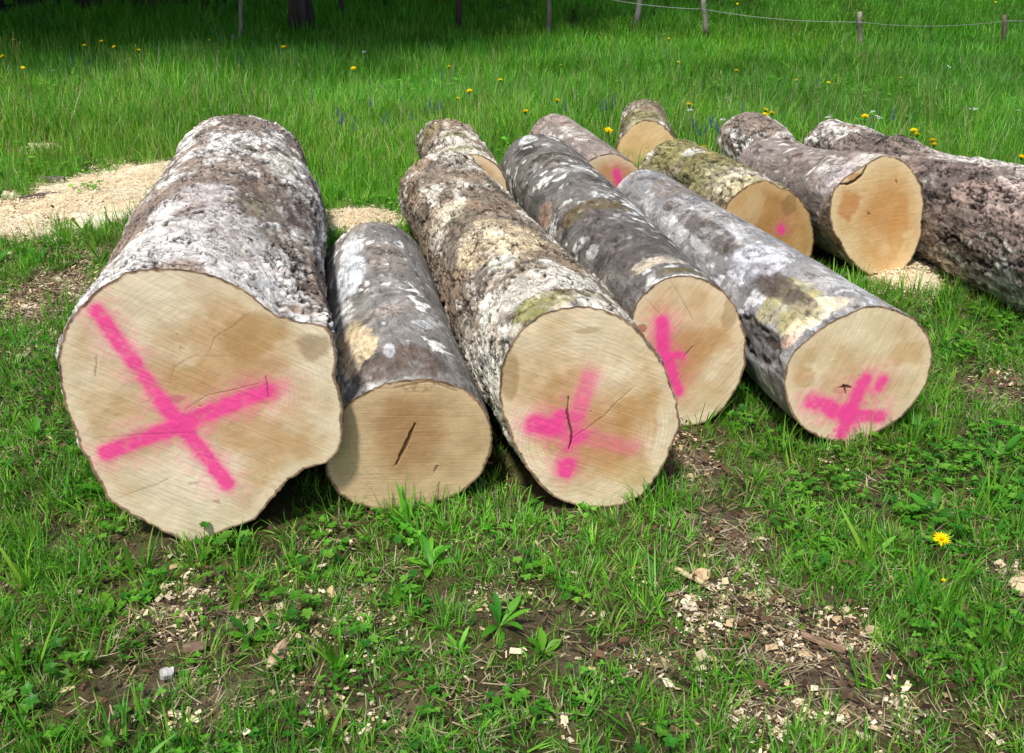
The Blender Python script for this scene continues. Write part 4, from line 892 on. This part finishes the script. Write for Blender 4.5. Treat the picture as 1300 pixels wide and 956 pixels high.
for bx, by, h_, cr in ((-8.6, 14.6, 7.5, 3.2), (-5.0, 15.6, 7.5, 3.2), (-11.0, 18.5, 8, 3.5), (-7.4, 19.0, 8, 3.5), (-3.2, 17.2, 7, 2.8), (-4.6, 13.6, 6.0, 2.3), (-8.2, 10.8, 7.5, 3.9), (-9.0, 12.6, 7, 3.0)):
    tree('tree of the shaded wood behind the left of the meadow', 0, 0, 0.24, h_, cr, 1.9, R.normal(0, .04), *DKB, nb=16, per=380, base=(bx, by, 0), shade_clumps=[(np.array([R.uniform(-.2, 4.2), R.uniform(-1.6, 2.5), R.uniform(2.6, 4.4)]), 1.05) for i in range(34)] if by < 11 else (), group='trees of the wood behind the left of the meadow')

# ------------------------------------------------------------------ fence
GREYW = (lin(104, 98, 92), lin(168, 162, 152))
POSTS = {}
def post(key, label, px, base_y, top_px, top_y, dia, name='fence_post', charred=False, cols=GREYW):
    b = ground_hit(px, base_y); d = b[1]
    q = ray(top_px, top_y); t = d / q[1]; top = q * t + np.array([0, 0, CAMH])
    b0 = np.array([b[0], b[1], float(terrain(b[0], b[1])) - 0.10])
    root_loc = b0; P = np.array([b0 + (top - b0) * k + np.array([R.normal(0, .004), 0, 0]) for k in np.linspace(0, 1, 9)]) - b0
    rr = dia / 2 * np.array([1.05, 1.05, 1.03, 1.02, 1.0, 1.0, .98, .96, .9])
    V, F, c = bark_tube(P, rr, 9, *cols, int(px))
    if charred: c = lerp(c, np.tile(lin(28, 24, 22), (len(c), 1)), sstep(.46, .38, V[:, 2] / P[-1, 2]))
    s = Soup(); s.add(V, F, c); o = obj(name, s.mesh(name, M_POST)); o.location = root_loc
    tag(o, label, 'fence post', 'weathered posts of the meadow fence'); POSTS[key] = top
    return o
post('a', 'thin pale stake standing at the edge of the shade', 303, 62, 306, -14, 0.045)
post('s', 'short broken pale stub leaning by the thin stake', 299, 62, 295, 44, 0.04, 'stake')
post('b', 'grey fence post left of the crooked pale sapling', 697, 46, 697, -18, 0.055)
post('c', 'fence post with a blackened foot', 899, 58, 893, -4, 0.06, charred=True)
post('d', 'pale grey fence post behind the right end of the log pile', 1094, 72, 1091, 15, 0.055)
post('e', 'brownish grey fence post at the right edge', 1274, 67, 1276, 19, 0.052, cols=(lin(84, 74, 66), lin(140, 128, 116)))
M_WIRE = flat_mat('fence_wire', (0.42, 0.43, 0.42), 0.5, 0.3)
def wire(label, A, B, sag):
    t = np.linspace(0, 1, 20)[:, None]; P = A + (B - A) * t - np.array([0, 0, 1.0]) * sag * 4 * t * (1 - t)
    V, F = tube(P - A, 0.0028, 5); s = Soup(); s.add(V, F); o = obj('fence_wire', s.mesh('fence_wire', M_WIRE)); o.location = A; tag(o, label, 'wire', 'strands of the meadow fence')
dn = lambda k, z: POSTS[k] - np.array([0, 0.045, z])
wire('thin pale wire strung between the two rightmost fence posts', dn('d', .10), dn('e', .06), .05)
wire('thin pale wire from the blackened post to the post on its right', dn('c', .13), dn('d', .10), .04)
wire('thin pale wire between the post left of the crooked sapling and the blackened post', dn('b', -.02), dn('c', .13), .06)
wire('thin pale wire running off to the right from the rightmost post', dn('e', .06), dn('e', .06) + np.array([2.6, .4, .1]), .04)

# ------------------------------------------------------------------ flowers
def place_above(px, py, lift):               # a head seen at this pixel, `lift` above the turf
    return ground_hit(px, py, lift)
YEL = (lin(255, 236, 0), lin(252, 218, 0))
def dandelion_mesh():
    s = Soup()
    for lay, (n, el, ln) in enumerate(((22, 1.35, .024), (18, 1.0, .021), (14, .6, .016), (10, .25, .012))):
        for i in range(n):
            V, F = strip((0, 0, 0), i * 6.283 / n + R.normal(0, .1), el, ln * R.uniform(.85, 1.1), .0055, R.uniform(-.2, .3), 2); s.add(V, F, YEL[0] if R.uniform() < .7 else YEL[1])
    return s.mesh('flower_head', M_PETAL)
def cup_mesh():
    V, F = tube(np.array([[0, 0, -.012], [0, 0, -.006], [0, 0, 0]]), [.003, .007, .008], 8); s = Soup(); s.add(V, F, lin(96, 130, 54)); return s.mesh('calyx', M_PETAL)
def stem_mesh():
    V, F = tube(np.array([[0, 0, -1.0], [.01, 0, -.66], [0, .01, -.33], [0, 0, 0]]), [.0028, .0026, .0024, .0022], 6); s = Soup(); s.add(V, F, lin(128, 140, 84)); return s.mesh('stem', M_PETAL)
DM, CM, SM = dandelion_mesh(), cup_mesh(), stem_mesh()
def where(px, py):
    if py < 75: return 'in the long grass by the shaded wood edge' if px < 500 else 'on the meadow slope near the fence'
    if px < 250: return 'in the grass above the sawdust at left'
    if px < 520: return 'in the grass beyond the largest log'
    if px < 690: return 'in the grass behind the log with cracked pink mark'
    if px < 800: return 'in the grass behind the pale grey log'
    if px < 925: return 'in the grass right of the farthest small log'
    if px < 1030: return 'in the grass behind the log with orange face'
    return 'in the grass behind the massive log at right'
ORD = ['first', 'second', 'third', 'fourth', 'fifth', 'sixth', 'seventh', 'eighth', 'ninth', 'tenth', 'eleventh', 'twelfth', 'thirteenth', 'fourteenth', 'fifteenth']
def which(px, py, allpts, noun):               # tells look-alike flowers apart by their order within their stretch of meadow
    w = where(px, py); k = sorted(q for q in allpts if where(*q) == w)
    return noun + ' ' + w if len(k) == 1 else '%s %s from left %s' % (ORD[k.index((px, py))], noun, w)
def dandelion(px, py, size, lift, label, group):
    p = place_above(px, py, lift); z0 = float(terrain(p[0], p[1]))
    r = empty('dandelion', (p[0], p[1], z0)); tag(r, label, 'dandelion', group)
    hh = p[2] - z0
    for nm, me in (('flower_head', DM), ('calyx', CM), ('stem', SM)):
        o = obj(nm, me, r); o.location = (0, 0, hh)
        o.scale = (1, 1, max(hh + .02, .03)) if nm == 'stem' else (size, size, size)
        if nm != 'stem': o.rotation_euler = (R.normal(.25, .15), R.normal(0, .15), R.uniform(0, 6.28))
dandelion(1195, 685, 1.0, 0.11, 'single large yellow dandelion in the right foreground grass', 'dandelions in the foreground')
dandelion(1198, 737, 0.30, 0.06, 'tiny yellow flower just below the large foreground dandelion', 'dandelions in the foreground')
DAND = ((17, 51), (129, 53), (107, 58), (145, 60), (176, 64), (3, 72), (29, 86), (225, 27), (266, 51), (337, 38), (360, 60), (449, 87), (570, 85), (635, 102), (596, 116), (581, 125), (712, 83), (707, 128), (667, 142),
               (772, 166), (849, 49), (679, 16), (861, 79), (935, 90), (875, 133), (972, 140), (971, 146), (980, 144), (1098, 148), (1160, 166), (1164, 171), (1184, 179), (1186, 184), (893, 188), (1011, 102), (1052, 105), (1144, 99), (936, 5), (1264, 3), (1297, 200))
for px, py in DAND:
    w = where(px, py); small = (px, py) in ((29, 86), (581, 125), (712, 83), (849, 49), (679, 16), (861, 79), (1011, 102), (1052, 105), (1144, 99), (936, 5), (1264, 3), (225, 27), (266, 51), (337, 38))
    dandelion(px, py, (0.75 if small else 1.25) * R.uniform(.9, 1.1), 0.27 if py > 75 else 0.32, which(px, py, DAND, 'dandelion'), 'dandelions ' + w)
def spike_mesh(k):
    s = Soup()
    for lev in range(9):
        for i in range(6):
            V, F = strip((0, 0, -.085 + lev * .0105), i * 1.047 + lev * .5, R.uniform(.9, 1.5), .013 * (1 - lev * .06), .008, .3, 2); s.add(V, F, lerp(lin(84, 80, 170), lin(120, 116, 204), R.uniform()))
    return s.mesh('flower_spike', M_PETAL)
SPK = [spike_mesh(i) for i in range(2)]
def spike(px, py, label, group):
    p = place_above(px, py, 0.25); z0 = float(terrain(p[0], p[1])); r = empty('blue_flower', (p[0], p[1], z0)); tag(r, label, 'blue flower', group)
    o = obj('flower_spike', SPK[R.integers(2)], r); o.location = (0, 0, p[2] - z0 + .03); k = R.uniform(.6, 1.0); o.scale = (k * 1.2, k * 1.2, k); o.rotation_euler = (R.normal(0, .15), R.normal(0, .15), R.uniform(0, 6))
    o = obj('stem', SM, r); o.location = (0, 0, p[2] - z0 - .03); o.scale = (1, 1, max(.05, p[2] - z0))
SPKS = ((554, 135), (560, 133), (508, 123), (545, 131), (468, 130), (442, 136), (430, 147), (437, 149), (451, 156), (460, 160), (488, 152), (492, 147), (522, 149), (539, 91), (562, 93), (723, 139), (718, 132), (735, 113), (782, 123), (778, 128), (763, 133), (768, 131), (791, 100),
               (834, 45), (883, 160), (895, 163), (900, 155), (908, 160), (888, 168), (905, 152), (943, 135), (934, 138), (1036, 103), (1108, 163), (1157, 150), (1134, 143), (112, 79), (116, 83), (91, 78), (266, 118), (398, 121), (429, 141), (303, 74), (912, 166), (878, 156))
for px, py in SPKS:
    w = where(px, py); spike(px, py, which(px, py, SPKS, 'violet spike'), 'blue flower spikes ' + w)
def daisy_mesh(k):
    s = Soup()
    for j in range(7):
        c = np.array([R.normal(0, .018), R.normal(0, .018), R.normal(0, .008)])
        for i in range(5): V, F = strip(c, i * 1.257 + R.normal(0, .1), 1.25, .010, .009, .1, 2, 0, 'oval'); s.add(V, F, lin(226, 226, 238))
    return s.mesh('flower_cluster', M_PETAL)
DSY = [daisy_mesh(i) for i in range(2)]
def whitefl(px, py, label, group, k=1.0):
    p = place_above(px, py, 0.24); z0 = float(terrain(p[0], p[1])); r = empty('white_flower', (p[0], p[1], z0)); tag(r, label, 'white flower', group)
    o = obj('flower_cluster', DSY[R.integers(2)], r); o.location = (0, 0, p[2] - z0); o.rotation_euler = (R.normal(.3, .2), 0, R.uniform(0, 6)); o.scale = (k, k, k)
    o = obj('stem', SM, r); o.location = (0, 0, p[2] - z0); o.scale = (.8, .8, max(.05, p[2] - z0 + .02))
WHTS = ((1107, 142), (1115, 149), (1108, 150), (1168, 157), (1056, 147), (1050, 149), (1026, 150), (1293, 140), (1231, 137), (1238, 138), (914, 123), (921, 125), (926, 128), (1039, 127), (916, 152), (875, 140), (1205, 85), (67, 89), (462, 66))
for px, py in WHTS:
    w = where(px, py); whitefl(px, py, which(px, py, WHTS, 'white flower cluster'), 'white flowers ' + w, R.uniform(.45, .85))

# ------------------------------------------------------------------ loose bits
def chunk(name, label, cat, px, py, l, w, t, rz, tilt, c1, c2, sd, mat):
    p = unp(px, py); n, m_ = 12, 7
    u = np.linspace(-1, 1, n); v = np.linspace(-1, 1, m_); Uq, Vq = np.meshgrid(u, v, indexing='ij')
    wd = w * (1 - 0.55 * np.abs(Uq) ** 2.5) * (1 + .35 * fbm(Uq * 2.5, Vq * .3, .1, sd, 3)); x = l * .5 * Uq * (1 + .10 * fbm(Vq * 2, Vq, .3, sd + 1, 2)); y = wd * .5 * Vq
    z = t * (.6 * fbm(Uq * 2, Vq * 2, .4, sd + 2, 3)) + 0.25 * w * (1 - Vq ** 2)
    top = np.stack([x, y, z + t * .5], -1).reshape(-1, 3); bot = np.stack([x, y, z - t * .5], -1).reshape(-1, 3); k = len(top)
    F = grid_faces(n, m_); per = [i * m_ for i in range(n)][::-1] + list(range(m_))[1:] + [i * m_ + m_ - 1 for i in range(1, n)] + [(n - 1) * m_ + j for j in range(m_ - 2, 0, -1)]
    per = np.array(per); side = np.stack([per, np.roll(per, -1), np.roll(per, -1) + k, per + k], 1)
    V = np.vstack([top, bot]); cc = lerp(np.asarray(c1)[None], np.asarray(c2)[None], np.clip(.5 + 1.2 * fbm(V[:, 0] * 60, V[:, 1] * 150, V[:, 2] * 60, sd + 4, 3), 0, 1))
    o = obj(name, mesh_from(name, V, [F[:, ::-1], F + k, side], cc, None, False, mat)); o.location = (p[0], p[1], float(terrain(p[0], p[1])) + .018); o.rotation_euler = (tilt, R.normal(0, .1), rz)
    tag(o, label, cat, 'loose wood and bark in the foreground')
chunk('bark_piece', 'pale sliver of bark standing upright among wood chips at lower left', 'bark', 353, 838, .10, .028, .006, 1.4, .5, lin(150, 120, 96), lin(206, 180, 150), 701, M_CHIP)
chunk('wood_splinter', 'pale wood splinter on bare soil below the flecked dark log', 'splinter', 874, 738, .085, .014, .006, 2.4, .1, lin(196, 172, 134), lin(228, 208, 172), 702, M_CHIP)
chunk('wood_chunk', 'blocky pale chip beside the splinter on bare soil', 'wood chip', 890, 737, .045, .035, .010, .6, .3, lin(196, 166, 128), lin(226, 200, 160), 703, M_CHIP)
chunk('bark_piece', 'narrow brown bark strip among chips at bottom right', 'bark', 1044, 823, .10, .024, .006, 2.6, .2, lin(110, 84, 66), lin(166, 138, 112), 705, M_CHIP)
chunk('wood_chunk', 'large pale chip at the right edge near the dandelion', 'wood chip', 1293, 752, .06, .05, .010, .2, .2, lin(206, 180, 140), lin(234, 214, 180), 706, M_CHIP)
chunk('bark_piece', 'small brown bark flake near the white stone at bottom left', 'bark', 248, 829, .05, .03, .005, .4, .2, lin(96, 78, 64), lin(142, 122, 104), 707, M_CHIP)
chunk('bark_piece', 'dark bark scrap lying on the sawdust at left', 'bark', 42, 256, .14, .08, .012, .3, .1, lin(66, 56, 52), lin(116, 100, 92), 708, M_CHIP)
chunk('bark_piece', 'grey bark scrap on the upper sawdust edge', 'bark', 68, 231, .16, .06, .012, 2.9, .1, lin(84, 76, 72), lin(136, 126, 120), 709, M_CHIP)
chunk('bark_piece', 'thin bark scrap right of the dark one on sawdust', 'bark', 70, 251, .10, .045, .008, .5, .1, lin(96, 84, 76), lin(146, 132, 120), 710, M_CHIP)
chunk('stone', 'small white stone in the grass at the bottom left', 'stone', 213, 862, .030, .026, .012, .4, .1, lin(140, 138, 134), lin(206, 204, 200), 711, M_CHIP)
pA, pB = unp(1160, 334), unp(1219, 343)
P = np.array([pA + (pB - pA) * t + np.array([0, 0, .05 + .03 * math.sin(t * 5) + .05 * (1 - t)]) for t in np.linspace(0, 1, 8)])
V, F, c = bark_tube(P - P[0], np.linspace(.009, .006, 8), 7, lin(64, 54, 46), lin(120, 104, 88), 730); s = Soup(); s.add(V, F, c)
V, F = tube(P[-1] - P[0] + np.array([[0, 0, 0], [.05, -.01, .012]]), [.0075, .004], 7); s.add(V, F, lin(206, 170, 120))
o = obj('stick', s.mesh('stick', M_POST)); o.location = P[0]; tag(o, 'thin dark stick with a pale broken tip on the small sawdust heap', 'stick')
